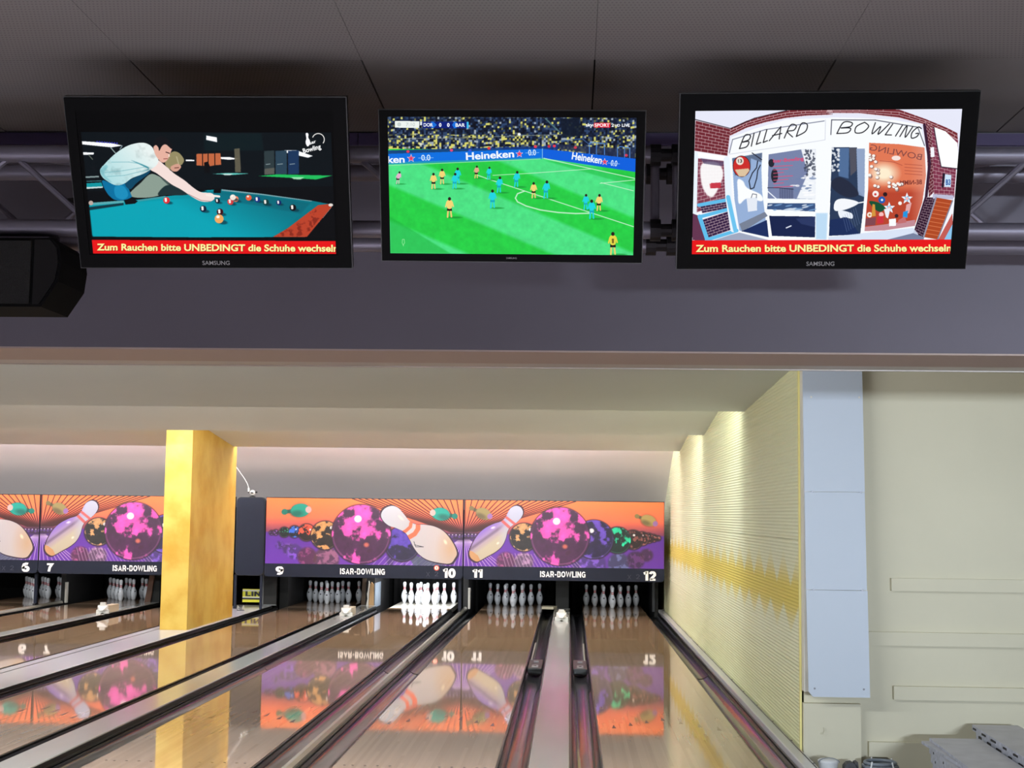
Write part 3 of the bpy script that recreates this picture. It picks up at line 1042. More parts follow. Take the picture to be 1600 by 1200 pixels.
# ================================================================== MASKING UNITS (flat printed fronts)
def ballc(p, cx, cy, r, bright, dark, seed, hl=None, rim=True):
    p.ell(cx, cy, r + 1.6, r + 1.6, (40, 20, 36), alpha=0.75, feather=2.2)
    sl = p.win((cx - r - 2, cy - r - 2), (cx + r + 2, cy + r + 2))
    X, Y = p.X[sl] - cx, p.Y[sl] - cy
    D = np.hypot(X, Y)
    m = p.soft(D - r)
    hh, ww = X.shape
    n = vnoise(hh, ww, 6 if r > 15 else 4, seed, 4)
    up = np.clip((Y + r) / (2 * r), 0, 1)
    th = 0.41 + 0.27 * np.clip((up - 0.46) * 4, 0, 1) - 0.20 * np.clip((up - 0.80) * 6, 0, 1)
    k = np.clip((n - th) * 9, 0, 1)[..., None]
    c = np.array(dark) * (1 - k) + np.array(bright) * k
    lum = (0.78 + 0.34 * np.clip(n * 1.6 - 0.35, 0, 1))[..., None]
    p.A[sl] = p.A[sl] * (1 - m[..., None]) + np.clip(c * lum, 0, 255) * m[..., None]
    if rim:
        ringm = np.clip(1 - np.abs(D - r * 0.955) / (r * 0.035), 0, 1) * m
        p.put(ringm * np.clip((up - 0.2), 0, 1), np.array(bright) * 0.5 + 110, 0.55, sl)
    if hl:
        p.ell(cx + hl[0] * r, cy + hl[1] * r, r * 0.125, r * 0.12, (246, 244, 246), feather=1.5)


def mirrorball(p, cx, cy, r, colr, seed, alpha=0.75):
    sl = p.win((cx - r - 4, cy - r - 4), (cx + r + 4, cy + r + 4))
    D = np.hypot(p.X[sl] - cx, p.Y[sl] - cy)
    m = p.soft(D - r, 4.0)
    n = vnoise(*D.shape, 5, seed, 4)[..., None]
    k = np.clip((n - 0.48) * 7, 0, 1)
    c = np.array(colr) * (0.62 + 0.55 * k)
    a = m[..., None] * alpha
    p.A[sl] = p.A[sl] * (1 - a) + c * a


def sky(p, vx, vy, lo, hi):
    yy = p.Y
    t_ = np.clip(yy / 50, 0, 1)[..., None]
    top, mid, low = np.array((255, 132, 66)), np.array((250, 122, 84)), np.array((150, 72, 96))
    a = top * (1 - np.clip(t_ * 1.6, 0, 1)) + mid * np.clip(t_ * 1.6, 0, 1)
    s2 = np.clip((t_ - 0.62) / 0.38, 0, 1)
    a = a * (1 - s2) + low * s2
    p.A[:] = a
    # bottom: purple reflection
    b = np.clip((yy - 52) / 3, 0, 1)[..., None]
    pur = np.array((98, 48, 158)) * (1 - np.clip((yy - 52) / 60, 0, 1))[..., None] + np.array((116, 60, 178)) * np.clip((yy - 52) / 60, 0, 1)[..., None]
    p.A = p.A * (1 - b) + pur * b
    # rays from the vanishing point
    for k in range(-17, 18):
        X0 = vx + k * 10.2
        if X0 < lo or X0 > hi:
            continue
        p.line([(vx + k * 1.1, vy - 7), (X0, 0)], 1.5, (66, 18, 18), 0.95, 0.8)
    for k in range(-9, 10):
        X0 = vx + k * 7.0
        if X0 < lo - 40 or X0 > hi + 40:
            continue
        p.line([(vx + k * 0.8, vy + 6), (X0, 106)], 1.0, (236, 220, 240), 0.8, 1.0)
    p.ell(vx, vy, 26, 6.5, (58, 36, 62), feather=7)
    rng = np.random.RandomState(5)
    for k in range(9):
        q = vx + (k - 4) * 5.5
        p.ell(q, vy - 1.5 + rng.rand() * 2, 2.2, 2.2, (96, 66, 130), feather=1.2)
        p.ell(q + 0.5, vy - 2.5, 0.8, 0.8, (226, 214, 230), feather=0.8)


def smallpin(p, head, belly, base, rb, colr, basec):
    hx, hy = head
    bx, by = belly
    ang = math.degrees(math.atan2(by - hy, bx - hx))
    d = np.hypot(bx - hx, by - hy)
    dark = tuple(v * 0.45 + 14 for v in colr)
    p.ell(bx, by, rb * 1.55, rb * 1.12, (120, 60, 50), ang, 0.5, 4)
    p.line([head, ((hx + bx) / 2, (hy + by) / 2)], rb * 0.55, dark, 1, 2)
    p.ell(bx, by, rb * 1.42, rb, colr, ang, 1, 2)
    p.ell(bx - (bx - hx) / d * rb * .5, by + rb * .45, rb * 0.9, rb * .45, dark, ang, 0.6, 4)
    p.ell(hx, hy, rb * 0.46, rb * 0.43, tuple(v * 0.8 for v in colr), ang, 1, 1.5)
    p.ell(base[0], base[1], rb * 0.46, rb * 0.50, basec, ang, 1, 1.2)


def art_first():
    p = Paint(1232, 412, [(0, 0), (308, 0), (308, 103), (0, 103)])
    sky(p, 308, 57, 110, 308)
    # reflections on the lane
    for (cx, cy, r, c_) in ((22, 74, 6, (92, 64, 140)), (36, 80, 9, (110, 80, 150)), (46, 84, 12, (122, 84, 190)), (66, 92, 15, (140, 66, 96)), (96, 96, 20, (150, 104, 110)), (216, 98, 26, (118, 84, 176))):
        mirrorball(p, cx, cy, r, c_, int(cx))
    for k in range(14):
        p.line([(180 + k * 9, 88 + (k % 3)), (168 + k * 8.4, 104)], 1.0, (226, 214, 232), 0.55, 1)
    p.poly([(222, 84), (262, 96), (282, 103), (232, 103)], (86, 106, 112), 0.75, 3)
    smallpin(p, (28.5, 22), (53, 19.3), (66, 18), 10.5, (0, 150, 128), (206, 168, 166))
    smallpin(p, (295, 25.5), (273, 22.5), (260.5, 20.5), 10, (0, 158, 142), (206, 178, 172))
    ballc(p, 9, 55, 3, (150, 96, 190), (52, 28, 66), 3)
    ballc(p, 15.5, 54.5, 3.8, (160, 104, 196), (46, 26, 60), 4)
    ballc(p, 29, 54, 7.5, (30, 190, 140), (24, 34, 34), 5)
    ballc(p, 45, 53, 9, (60, 110, 206), (26, 28, 44), 6, (0.25, -0.45))
    ballc(p, 64, 54, 13, (236, 92, 66), (44, 28, 30), 7, (0.45, -0.35))
    ballc(p, 93, 58, 22, (206, 154, 96), (48, 38, 36), 8, (0.45, -0.55))
    ballc(p, 214, 70, 27, (92, 66, 172), (46, 34, 78), 9)
    ballc(p, 149.5, 55.5, 46, (246, 92, 190), (84, 36, 84), 11, (-0.12, -0.52))
    p.ell(186, 57, 5.5, 6.5, (74, 38, 76), 35, 0.9, 2)
    p.ell(163, 81, 4.5, 3.0, (74, 30, 66), -30, 0.9, 1.5)
    p.ell(158, 72, 4, 3.5, (236, 130, 100), 0, 0.8, 3)
    out = [(260, 340), (310, 250), (420, 203), (520, 230), (600, 310), (700, 430), (800, 485), (940, 492), (1100, 520), (1250, 600), (1380, 760), (1450, 920), (1420, 1010), (1350, 1088), (1200, 1085), (1000, 1040), (870, 960), (780, 850), (710, 720), (640, 620), (500, 550), (380, 510), (290, 430)]
    out = p.curve([(154 + a * 0.1, b * 0.1 - 9.8) for a, b in out])
    c0 = out.mean(0)
    p.poly(c0 + (out - c0) * 1.045, (52, 30, 50), 0.9, 2)
    m = p.inside(out)
    t_ = np.clip((p.X - 180) / 120, 0, 1)[..., None]
    s2 = np.clip((p.Y - 20 - (p.X - 180) * 0.55) / 40 + 0.5, 0, 1)[..., None]
    colr = np.array((200, 204, 214)) * (1 - t_) + np.array((206, 190, 184)) * t_
    colr = colr * (1 - 0.10 * s2) + np.array((206, 206, 204)) * 0.10 * s2
    edge = np.clip(1 - np.hypot((p.X - 290) / 26, (p.Y - 76) / 40), 0, 1)[..., None]
    colr = colr * (1 - 0.6 * edge) + np.array((206, 164, 116)) * 0.6 * edge
    p.A = p.A * (1 - m[..., None]) + colr * m[..., None]
    for arc_ in ([(227, 37), (226, 43), (219, 49.5), (216, 51)], [(238, 40.5), (238, 46), (233, 54), (224, 59.5)]):
        sm = np.zeros_like(m)
        for (x0, y0), (x1, y1) in zip(arc_[:-1], arc_[1:]):
            dx, dy = x1 - x0, y1 - y0
            q = np.clip(((p.X - x0) * dx + (p.Y - y0) * dy) / (dx * dx + dy * dy), 0, 1)
            sm = np.maximum(sm, p.soft(np.hypot(p.X - x0 - q * dx, p.Y - y0 - q * dy) - (2.6 if arc_[0][0] < 230 else 3.6), 1))
        p.put(sm * m, (250, 116, 80))
    p.ell(211, 29, 4.5, 1.6, (244, 232, 214), 42, 0.9, 2)
    p.ell(281, 66, 3.5, 2, (250, 232, 200), 60, 0.9, 2)
    p.line([(232, 66), (235, 74), (247, 74), (233, 71)], 0.9, (60, 60, 70))
    return p


def art_second():
    p = Paint(1232, 412, [(0, 0), (312, 0), (312, 105), (0, 105)])
    sky(p, 1, 57, 0, 200)
    for (cx, cy, r, c_) in ((66, 97, 15, (150, 74, 104)), (94, 97, 15, (170, 140, 150)), (196, 100, 26, (122, 96, 190)), (242, 98, 17, (96, 120, 146)), (268, 92, 14, (90, 50, 96)), (285, 84, 10, (104, 62, 96))):
        mirrorball(p, cx, cy, r, c_, int(cx))
    for k in range(22):
        p.line([(60 + k * 5.0, 84 + (k % 2)), (66 + k * 5.6, 105)], 0.9, (234, 214, 226), 0.6, 1)
    smallpin(p, (11, 13), (30, 21.5), (40, 25.5), 9, (150, 136, 86), (150, 110, 170))
    smallpin(p, (270, 22.5), (288, 29), (298.5, 34), 8.6, (176, 156, 92), (164, 122, 180))
    for (cx, cy, r, s_) in ((303, 57, 3.5, 21), (296, 57, 5.5, 22), (288, 57, 7.5, 23), (278, 58, 10.5, 24), (264, 60, 15, 25)):
        ballc(p, cx, cy, r, (150, 90, 84), (42, 28, 30), s_, (0.1, -0.5))
    ballc(p, 240, 61, 20.5, (24, 206, 156), (22, 50, 46), 12)
    ballc(p, 203, 60, 30.5, (106, 76, 184), (48, 36, 84), 13, (-0.12, -0.45))
    ballc(p, 94, 58, 22, (206, 158, 108), (46, 42, 44), 8, (0.45, -0.55))
    ballc(p, 150, 56, 46, (246, 92, 190), (84, 36, 84), 11, (-0.12, -0.52))
    p.ell(186, 57, 5.5, 6.5, (74, 38, 76), 35, 0.9, 2)
    p.ell(163, 82, 4.5, 3.0, (74, 30, 66), -30, 0.9, 1.5)
    p.ell(158, 72, 4, 3.5, (236, 130, 100), 0, 0.8, 3)
    out = [(780, 225), (860, 192), (935, 220), (968, 300), (935, 385), (860, 465), (780, 525), (730, 600), (700, 720), (640, 840), (540, 930), (420, 1000), (320, 1060), (250, 1085), (170, 1040), (135, 960), (160, 860), (220, 730), (300, 620), (400, 540), (520, 480), (630, 440), (700, 365), (735, 290)]
    out = p.curve([(a * 0.1 - 5, b * 0.1 - 11) for a, b in out])
    c0 = out.mean(0)
    p.poly(c0 + (out - c0) * 1.05, (54, 26, 46), 0.9, 2)
    m = p.inside(out)
    # across-the-pin coordinate
    s2 = np.clip(((p.X - 40) * 0.60 + (p.Y - 55) * 0.80) / 24 + 0.5, 0, 1)[..., None]
    top = np.array((150, 118, 206)) * (1 - s2) + np.array((200, 188, 164)) * s2
    hd = np.clip((p.X - 52) / 20, 0, 1)[..., None]
    top = top * (1 - hd) + np.array((188, 190, 210)) * hd
    shade = np.clip(1 - np.abs(s2 - 0.52) / 0.16, 0, 1) * np.clip(1 - hd * 1.6, 0, 1)
    top = top * (1 - 0.5 * shade) + np.array((84, 66, 88)) * 0.5 * shade
    p.A = p.A * (1 - m[..., None]) + top * m[..., None]
    b = p.poly([(8, 80), (14, 82), (22, 88), (27, 98), (18, 99), (6, 92)], None)
    p.put(b * m, (206, 156, 106), 0.95)
    for (q0, q1, w) in (((66, 27), (75, 34), 4.0), ((60, 33), (70, 42), 4.4)):
        dx, dy = q1[0] - q0[0], q1[1] - q0[1]
        q = np.clip(((p.X - q0[0]) * dx + (p.Y - q0[1]) * dy) / (dx * dx + dy * dy), -0.4, 1.4)
        sm = p.soft(np.hypot(p.X - q0[0] - q * dx, p.Y - q0[1] - q * dy) - w / 2, 1)
        p.put(sm * m, (206, 96, 92), 0.9)
    p.ell(45, 43.5, 3, 1.4, (246, 240, 246), -20, 0.9, 2)
    p.ell(53, 68, 2, 1.4, (250, 240, 220), -40, 0.9, 2)
    return p


def ink(p):
    p.A = 255.0 * np.clip(p.A / 255.0, 0, 1) ** 1.12 * 0.87
    return p


imA, imB = ink(art_first()).image('print_first'), ink(art_second()).image('print_second')
MPA, MPB = print_mat('print_first', imA), print_mat('print_second', imB)
MY = 23.3


def masking(x0, x1, pm, nl, nr, lab, z0=0.577, indicator=None):
    e = empty('masking_unit', ((x0 + x1) / 2, MY, z0))
    tag(e, lab, 'masking unit', 'printed masking units above the pins')
    obj('backing', MB().box(x0, x1, MY + 0.004, MY + 0.06, 0.80, 1.880), M_NAVY, e)
    print_quad('printed_panel', [(x0 + 0.006, MY, 1.876), (x1 - 0.006, MY, 1.876), (x1 - 0.006, MY, 0.793), (x0 + 0.006, MY, 0.793)], pm, e)
    obj('top_edge', MB().box(x0, x1, MY - 0.006, MY + 0.06, 1.876, 1.888), M_BLACK, e)
    r = 0.06
    pts = [(x0, 0.793), (x0, z0 + r)]
    pts += [(x0 + r - r * math.cos(a), z0 + r - r * math.sin(a)) for a in (PI / 6, PI / 3, PI / 2)]
    pts += [(x1 - r + r * math.sin(a), z0 + r - r * math.cos(a)) for a in (0, PI / 6, PI / 3, PI / 2)]
    pts += [(x1, 0.793)]
    sb = obj('number_board', MB().prism(pts, 'y', MY - 0.012, MY + 0.05), M_NAVY, e)
    y = MY - 0.014
    if nl[0]:
        block_letters('number', nl[0], nl[1], nl[2], 0.607, 0.745, y, M_LET, sb, 0.25)
    if nr[0]:
        block_letters('number', nr[0], nr[1], nr[2], 0.598, 0.752, y, M_LET, sb, 0.25)
    c_ = (x0 + x1) / 2 - 0.01
    block_letters('lettering', 'ISAR-BOWLING', c_ - 0.373, c_ + 0.373, 0.632, 0.730, y, M_LET, sb, 0.20)
    if indicator:
        ix = x1 - 0.43
        if indicator == 'lit':
            obj('indicator_ring', MB().prism([(ix + 0.045 * math.cos(k * PI / 10), 0.757 + 0.045 * math.sin(k * PI / 10)) for k in range(20)], 'y', y - 0.004, y), M_RED, sb)
            obj('indicator_face', MB().prism([(ix + 0.031 * math.cos(k * PI / 10), 0.757 + 0.031 * math.sin(k * PI / 10)) for k in range(20)], 'y', y - 0.008, y - 0.004), mat('indicator_cream', (250, 240, 220), 0.5), sb)
            block_letters('number', '1', ix - 0.009, ix + 0.010, 0.737, 0.777, y - 0.010, M_RED, sb, 0.25)
        dm = mat('unlit_outline', (42, 48, 64), 0.5)
        for (dx, s_, z_) in ((-0.14, 'X', 0.615), (0.0, '2', 0.622)):
            block_letters('unlit_symbol', s_, ix + dx - 0.03, ix + dx + 0.03, z_, z_ + 0.075, y, dm, sb, 0.10)


masking(-1.747, 1.548, MPB, ('11', -1.599, -1.427), ('12', 1.205, 1.414), 'masking unit numbered 11 and 12, with a pin, magenta, purple and green balls', indicator='off')
masking(-5.045, -1.757, MPA, ('9', -4.857, -4.725), ('10', -2.084, -1.872), 'masking unit numbered 9 and 10, with a large white pin over a magenta ball', indicator='lit')
masking(-8.845, -5.56, MPB, ('7', -8.695, -8.575), ('8', -5.84, -5.70), 'masking unit with number 7, partly hidden by the yellow pillar')
masking(-12.14, -8.855, MPA, ('5', -11.95, -11.83), ('6', -9.12, -8.985), 'masking unit with number 6, cut off at the left edge', indicator='off')

# navy filler panel between pillar and masking, with a small camera on top
x0, x1, z0, z1, r = -5.54, -5.055, 0.588, 1.882, 0.075
pts = []
for (cx, cz, a0) in ((x1 - r, z1 - r, 0), (x0 + r, z1 - r, PI / 2), (x0 + r, z0 + r, PI), (x1 - r, z0 + r, 1.5 * PI)):
    pts += [(cx + r * math.cos(a0 + k * PI / 8), cz + r * math.sin(a0 + k * PI / 8)) for k in range(5)]
e = empty('filler_panel', ((x0 + x1) / 2, MY, z0))
tag(e, 'blank navy panel with rounded corners between the yellow pillar and number 9', 'panel')
obj('rim', MB().prism(pts, 'y', MY - 0.004, MY + 0.06), M_BLACK, e)
cx, cz = (x0 + x1) / 2, (z0 + z1) / 2
obj('face', MB().prism([(cx + (a - cx) * 0.965, cz + (b - cz) * 0.985) for a, b in pts], 'y', MY - 0.016, MY - 0.004), M_NAVY, e)
for px_ in (-5.53, -5.10):
    obj('post', MB().box(px_ - 0.02, px_ + 0.02, MY + 0.02, MY + 0.06, 0.04, 0.60), M_NAVY, e)

e = empty('small_camera', (-5.285, MY, 1.89))
tag(e, 'small white and black camera on top of the navy panel', 'camera')
obj('foot', MB().lathe([(0.05, 0), (0.05, 0.012), (0.02, 0.02), (0.018, 0.04)], 16, (-5.285, MY + 0.02, 1.883)), M_BLACK, e)
obj('head', MB().lathe([(0.012, -0.045), (0.034, -0.034), (0.046, -0.012), (0.048, 0.012), (0.036, 0.034), (0.014, 0.046)], 16, (-5.285, MY + 0.02, 1.955)), M_SENS, e, smooth=True)
obj('lens', MB().prism([(-5.285 + 0.026 * math.cos(k * PI / 8), 1.952 + 0.014 * math.sin(k * PI / 8)) for k in range(16)], 'y', MY - 0.035, MY - 0.02), M_BLACK, e)
for s in (-1, 1):
    obj('side_knob', MB().tube([(-5.285 + s * 0.045, MY + 0.02, 1.962), (-5.285 + s * 0.078, MY + 0.02, 1.967)], 0.014, 10), M_BLACK, e)
obj('plug', MB().box(-5.36, -5.335, MY - 0.01, MY + 0.03, 1.97, 2.035, 0.004), M_SENS, e)
cb = obj('camera_cable', MB().tube([(-5.348, MY + 0.01, 2.03), (-5.37, MY, 2.10), (-5.42, MY - 0.02, 2.19), (-5.50, MY - 0.06, 2.31), (-5.58, MY - 0.1, 2.42)], 0.006, 6), M_CABLE, loc=(-5.348, MY, 2.03))
tag(cb, 'thin white cable rising from the small camera behind the pillar', 'cable')

# yellow sign seen below the navy panel, end panel and clips
e = empty('yellow_sign', (-5.42, 24.25, 0.08))
tag(e, 'yellow and white sign with black letters behind the pillar foot', 'sign')
obj('plate', MB().box(-5.62, -5.285, 24.26, 24.28, 0.09, 0.315), M_YSIGN, e)
obj('white_border', MB().box(-5.62, -5.285, 24.255, 24.27, 0.275, 0.30).box(-5.62, -5.285, 24.255, 24.27, 0.165, 0.182), M_YSIGN2, e)
obj('black_border', MB().box(-5.62, -5.285, 24.254, 24.27, 0.135, 0.165), M_BLACK, e)
block_letters('lettering', 'LIN', -5.57, -5.302, 0.192, 0.274, 24.253, M_BLACK, e, 0.24)
o = obj('end_panel', MB().box(-5.245, -5.02, 24.2, 24.26, 0.06, 0.62), M_KICK, loc=(-5.13, 24.2, 0.05))
tag(o, 'dark end panel with a pale edge below the navy panel', 'panel')
obj('pale_edge', MB().box(-5.262, -5.245, 24.19, 24.26, 0.05, 0.62).box(-5.262, -5.02, 24.19, 24.26, 0.045, 0.06), mat('pale_edge', (120, 124, 126), 0.5), o)
e = empty('wire_clip', (-5.33, 22.9, CT))
tag(e, 'small wire clip on the white capping behind the pillar', 'clip')
for s in (-1, 1):
    obj('loop', MB().tube([(-5.33 + s * 0.02, 22.9, CT + 0.005), (-5.33 + s * 0.05, 22.9, CT + 0.03), (-5.33 + s * 0.045, 22.9, CT + 0.085), (-5.33 + s * 0.03, 22.9, CT + 0.05)], 0.007, 6), M_RAIL, e)
obj('clip_base', MB().box(-5.385, -5.275, 22.87, 22.94, CT + 0.001, CT + 0.014), M_STEEL, e)
# ================================================================== SCREENS
def T(ox, oy, sc, cx0, cy0, cs):
    """map points of one drawing grid onto another"""
    return lambda pts: [((ox + a * sc - cx0) / cs, (oy + b * sc - cy0) / cs) for a, b in pts]


RED_T, TICK = (232, 18, 20), 'Zum Rauchen bitte UNBEDINGT die Schuhe wechseln'


def ticker(p, top, quad, tx0, tx1, yb0, yb1, h):
    p.poly(quad, RED_T)
    for o, c in ((2.6, (120, 20, 10)), (0, (255, 246, 160))):
        p.text(TICK, (tx0 + o, yb0 + o), (tx1 + o, yb1 + o), h, c, bold=0.032)


def screen_pool():
    p = Paint(960, 480, [(158, 250), (1460, 262), (1480, 892), (215, 885)], (3, 6, 9))
    A = T(130, 200, 0.15, 80, 130, 0.3)      # grid of the first close view
    B = T(320, 200, 0.15, 80, 130, 0.3)
    # back room
    p.poly([(158, 250), (1460, 262), (1470, 540), (190, 560)], (5, 14, 19))
    p.poly(B([(0, 60), (600, 60), (620, 240), (0, 240)]), (8, 28, 32), 0.8, 10)
    # lamps
    for q in (A([(-30, 128), (300, 152), (415, 178), (300, 196), (-30, 160)]), A([(-30, 243), (118, 250), (110, 270), (-30, 272)]), A([(1075, 328), (1165, 332), (1165, 345), (1075, 345)]),
              B([(25, 80), (135, 100), (138, 150), (25, 125)]), B([(150, 305), (260, 305), (360, 325), (260, 334), (155, 322)]), B([(838, 240), (960, 240), (1130, 300), (1080, 318), (960, 290), (840, 262)])):
        p.poly(q, (90, 120, 190), 0.35, 9)
        p.poly(q, (255, 255, 255), 1, 1)
    p.line(A([(290, 196), (340, 255)]), 5, (150, 170, 170))
    p.line(A([(412, 182), (390, 215)]), 5, (120, 140, 150))
    p.line(A([(62, 275), (100, 320)]), 5, (90, 100, 90))
    for k in range(9):
        q = A([(150 + k * 26, 136 + k * 2.2)])[0]
        p.ell(q[0], q[1], 4, 4, (60, 60, 190))
    p.poly(A([(20, 498), (165, 492), (165, 508), (20, 514)]), (150, 170, 170), 0.9, 1)
    p.poly(A([(35, 545), (190, 540), (190, 550), (35, 553)]), (70, 130, 136), 0.8)
    p.poly(A([(35, 570), (190, 562), (205, 605), (35, 615)]), (10, 150, 160))
    p.poly(A([(35, 610), (205, 603), (205, 618), (35, 628)]), (200, 220, 220))
    # windows and doors behind
    p.poly(B([(-80, 270), (172, 265), (178, 385), (110, 390), (60, 400), (-80, 390)]), (196, 104, 64), 1, 2)
    for x in (-16, 42, 112):
        p.line(B([(x, 262), (x, 395)]), 5, (20, 14, 12))
    p.poly(B([(0, 360), (40, 350), (60, 400), (60, 470), (0, 470)]), (5, 6, 8))
    p.poly(B([(315, 220), (372, 215), (382, 465), (322, 465)]), (104, 98, 80), 0.9, 2)
    for (a, b, c) in ((625, 730, (44, 58, 62)), (742, 860, (40, 66, 84)), (872, 985, (24, 52, 90))):
        p.poly(B([(a, 245), (b, 240), (b, 485), (a, 490)]), c, 1, 2)
        p.line(B([(a + 20, 385), (b - 45, 380)]), 4, (160, 176, 180), 0.8)
    p.poly(B([(628, 430), (730, 420), (730, 485), (628, 492)]), (96, 96, 88), 0.9, 3)
    p.poly(B([(560, 505), (760, 488), (1330, 505), (1160, 545), (960, 530)]), (30, 190, 92), 1, 2)
    p.poly(B([(900, 520), (1040, 520), (1000, 545), (930, 540)]), (170, 240, 190), 0.9, 3)
    p.poly(B([(80, 480), (250, 470), (480, 478), (300, 492)]), (96, 200, 190), 1, 2)
    p.poly(B([(190, 480), (300, 480), (270, 495), (210, 495)]), (230, 250, 245), 0.8, 2)
    # table
    p.poly(A([(60, 800), (420, 755), (560, 745), (1050, 690), (1300, 660)]) + B([(0, 650), (180, 640), (600, 690), (1120, 765), (1240, 790), (1300, 800), (1040, 1140), (0, 1140)]) + A([(100, 1125)]), (0, 156, 172))
    p.poly(A([(65, 850), (600, 770), (1300, 720)]) + B([(180, 690), (900, 790), (1130, 810), (690, 1140), (0, 1140)]) + A([(90, 1125)]), (0, 164, 182), 1, 6)
    p.poly(B([(150, 660), (600, 710), (1100, 790), (1000, 900), (600, 820), (200, 760), (0, 760), (0, 690)]), (4, 104, 124), 0.55, 12)
    tm = p.inside(A([(60, 800), (560, 745), (1300, 660)]) + B([(180, 640), (1120, 765), (1300, 800), (1040, 1140), (0, 1140)]) + A([(100, 1125)]))
    p.put(tm * np.clip((p.X - 650) / 900 + (640 - p.Y) / 500, 0, 0.55), (0, 84, 98))
    p.poly(A([(60, 818), (420, 775), (420, 800), (60, 852)]), (10, 40, 52), 0.9, 2)
    p.poly(A([(60, 775), (420, 750), (425, 775), (62, 800)]), (90, 170, 176), 1, 1)
    p.poly(A([(570, 745), (860, 705), (860, 725), (560, 765)]), (60, 150, 160))
    p.poly(A([(425, 745), (530, 735), (570, 760), (540, 785), (440, 795)]), (6, 10, 14))
    p.poly(B([(180, 640), (600, 690), (1120, 765), (1110, 772), (600, 702), (180, 655)]), (150, 170, 176), 0.85, 1)
    p.poly(B([(95, 650), (130, 630), (175, 640), (170, 680), (95, 680)]), (4, 5, 8))
    p.poly(B([(705, 1140), (860, 1050), (1180, 810), (1300, 798), (1320, 830), (1060, 1140)]), (188, 66, 40), 1, 1)
    n = vnoise(p.h, p.w, 60, 31, 3)
    m = p.inside(B([(725, 1140), (1180, 822), (1300, 815), (1040, 1140)]))
    p.put(np.clip((n - 0.5) * 6, 0, 1) * m, (120, 32, 20), 0.7)
    p.poly(B([(1320, 830), (1240, 930), (1165, 1010), (1230, 940), (1310, 840)]), (240, 220, 210))
    p.poly(B([(1330, 840), (1360, 1140), (1070, 1140)]), (4, 5, 7))
    q = B([(1310, 810)])[0]
    p.ell(q[0], q[1], 12, 8, (230, 220, 214))
    q = A([(78, 775)])[0]
    p.ell(q[0], q[1], 12, 12, (190, 170, 160))
    # woman behind
    p.poly(p.curve(A([(480, 700), (520, 640), (600, 570), (700, 480), (790, 500), (900, 580), (850, 640), (780, 705), (600, 725)])), (140, 158, 146), 1, 1)
    p.poly(p.curve(A([(800, 500), (900, 560), (1000, 620), (900, 600)])), (40, 56, 58), 0.7, 2)
    p.poly(p.curve(A([(780, 690), (860, 600), (960, 610), (1100, 690), (880, 700)])), (26, 46, 50), 1, 2)
    p.poly(p.curve(A([(870, 330), (930, 250), (1000, 255), (1056, 325), (1040, 375), (1000, 400), (960, 440), (900, 425), (860, 380)])), (150, 140, 100), 1, 1)
    p.poly(p.curve(A([(920, 400), (990, 372), (1026, 402), (1000, 440), (965, 455), (925, 440)])), (214, 160, 140), 1, 1)
    p.line(A([(960, 415), (1000, 412)]), 5, (120, 70, 60))
    p.line(A([(980, 300), (1000, 370)]), 6, (206, 196, 160), 0.6)
    # man: jeans, arm, shirt, head
    p.poly(p.curve(A([(200, 540), (330, 585), (440, 575), (500, 690), (500, 720), (420, 748), (320, 740), (240, 660)])), (0, 112, 160), 1, 1)
    p.poly(p.curve(A([(330, 610), (420, 600), (470, 690), (420, 740), (340, 710)])), (30, 150, 196), 0.8, 4)
    p.poly(p.curve(A([(440, 570), (560, 500), (690, 430), (690, 470), (560, 570), (490, 635)])), (6, 70, 100), 1, 1)
    p.poly(p.curve(A([(700, 420), (770, 330), (860, 390), (950, 470), (1060, 545), (1150, 620), (1230, 668), (1340, 680), (1370, 715), (1365, 745), (1320, 768), (1230, 765), (1140, 720), (1030, 645), (930, 590), (850, 530), (770, 470)])), (246, 224, 218), 1, 1)
    p.line(A([(1290, 700), (1420, 715)]), 11, (250, 236, 228))
    p.line(A([(1100, 690), (1230, 755), (1330, 765)]), 4, (170, 130, 130), 0.8)
    sh = p.curve(A([(178, 430), (225, 370), (330, 270), (450, 190), (560, 155), (650, 153), (720, 190), (755, 255), (790, 330), (770, 385), (715, 425), (640, 470), (510, 520), (430, 575), (340, 592), (240, 540), (190, 490)]))
    m = p.inside(sh)
    a0 = A([(260, 520), (640, 200)])
    t_ = np.clip(((p.X - a0[0][0]) * (a0[1][0] - a0[0][0]) + (p.Y - a0[0][1]) * (a0[1][1] - a0[0][1])) / ((a0[1][0] - a0[0][0]) ** 2 + (a0[1][1] - a0[0][1]) ** 2), 0, 1)
    n = vnoise(p.h, p.w, 30, 41, 3)
    cc = np.array((176, 222, 226)) * (1 - t_[..., None]) + np.array((234, 244, 242)) * t_[..., None]
    cc = cc - (np.clip(n - 0.5, 0, 1) * 120)[..., None]
    p.A = p.A * (1 - m[..., None]) + cc * m[..., None]
    p.poly(p.curve(A([(500, 330), (640, 400), (690, 430), (600, 450), (690, 410)])), (20, 120, 140), 0.8, 3)
    p.poly(p.curve(A([(180, 440), (230, 380), (260, 400), (220, 470), (300, 560), (230, 530)])), (120, 190, 200), 0.6, 4)
    for q in ([(230, 460), (420, 440), (640, 405)], [(250, 500), (430, 490), (600, 450)], [(300, 350), (480, 350), (600, 370)]):
        p.line(A(q), 4, (110, 176, 186), 0.6)
    p.poly(p.curve(A([(740, 200), (760, 165), (810, 180), (870, 168), (930, 205), (920, 250), (905, 285), (890, 322), (850, 358), (810, 345), (760, 280)])), (232, 178, 160), 1, 1)
    p.poly(p.curve(A([(735, 190), (760, 115), (820, 85), (890, 115), (940, 190), (925, 215), (870, 170), (830, 185), (800, 235), (790, 200), (765, 175)])), (14, 14, 18), 1, 1)
    p.line(A([(870, 250), (905, 262)]), 5, (60, 34, 34))
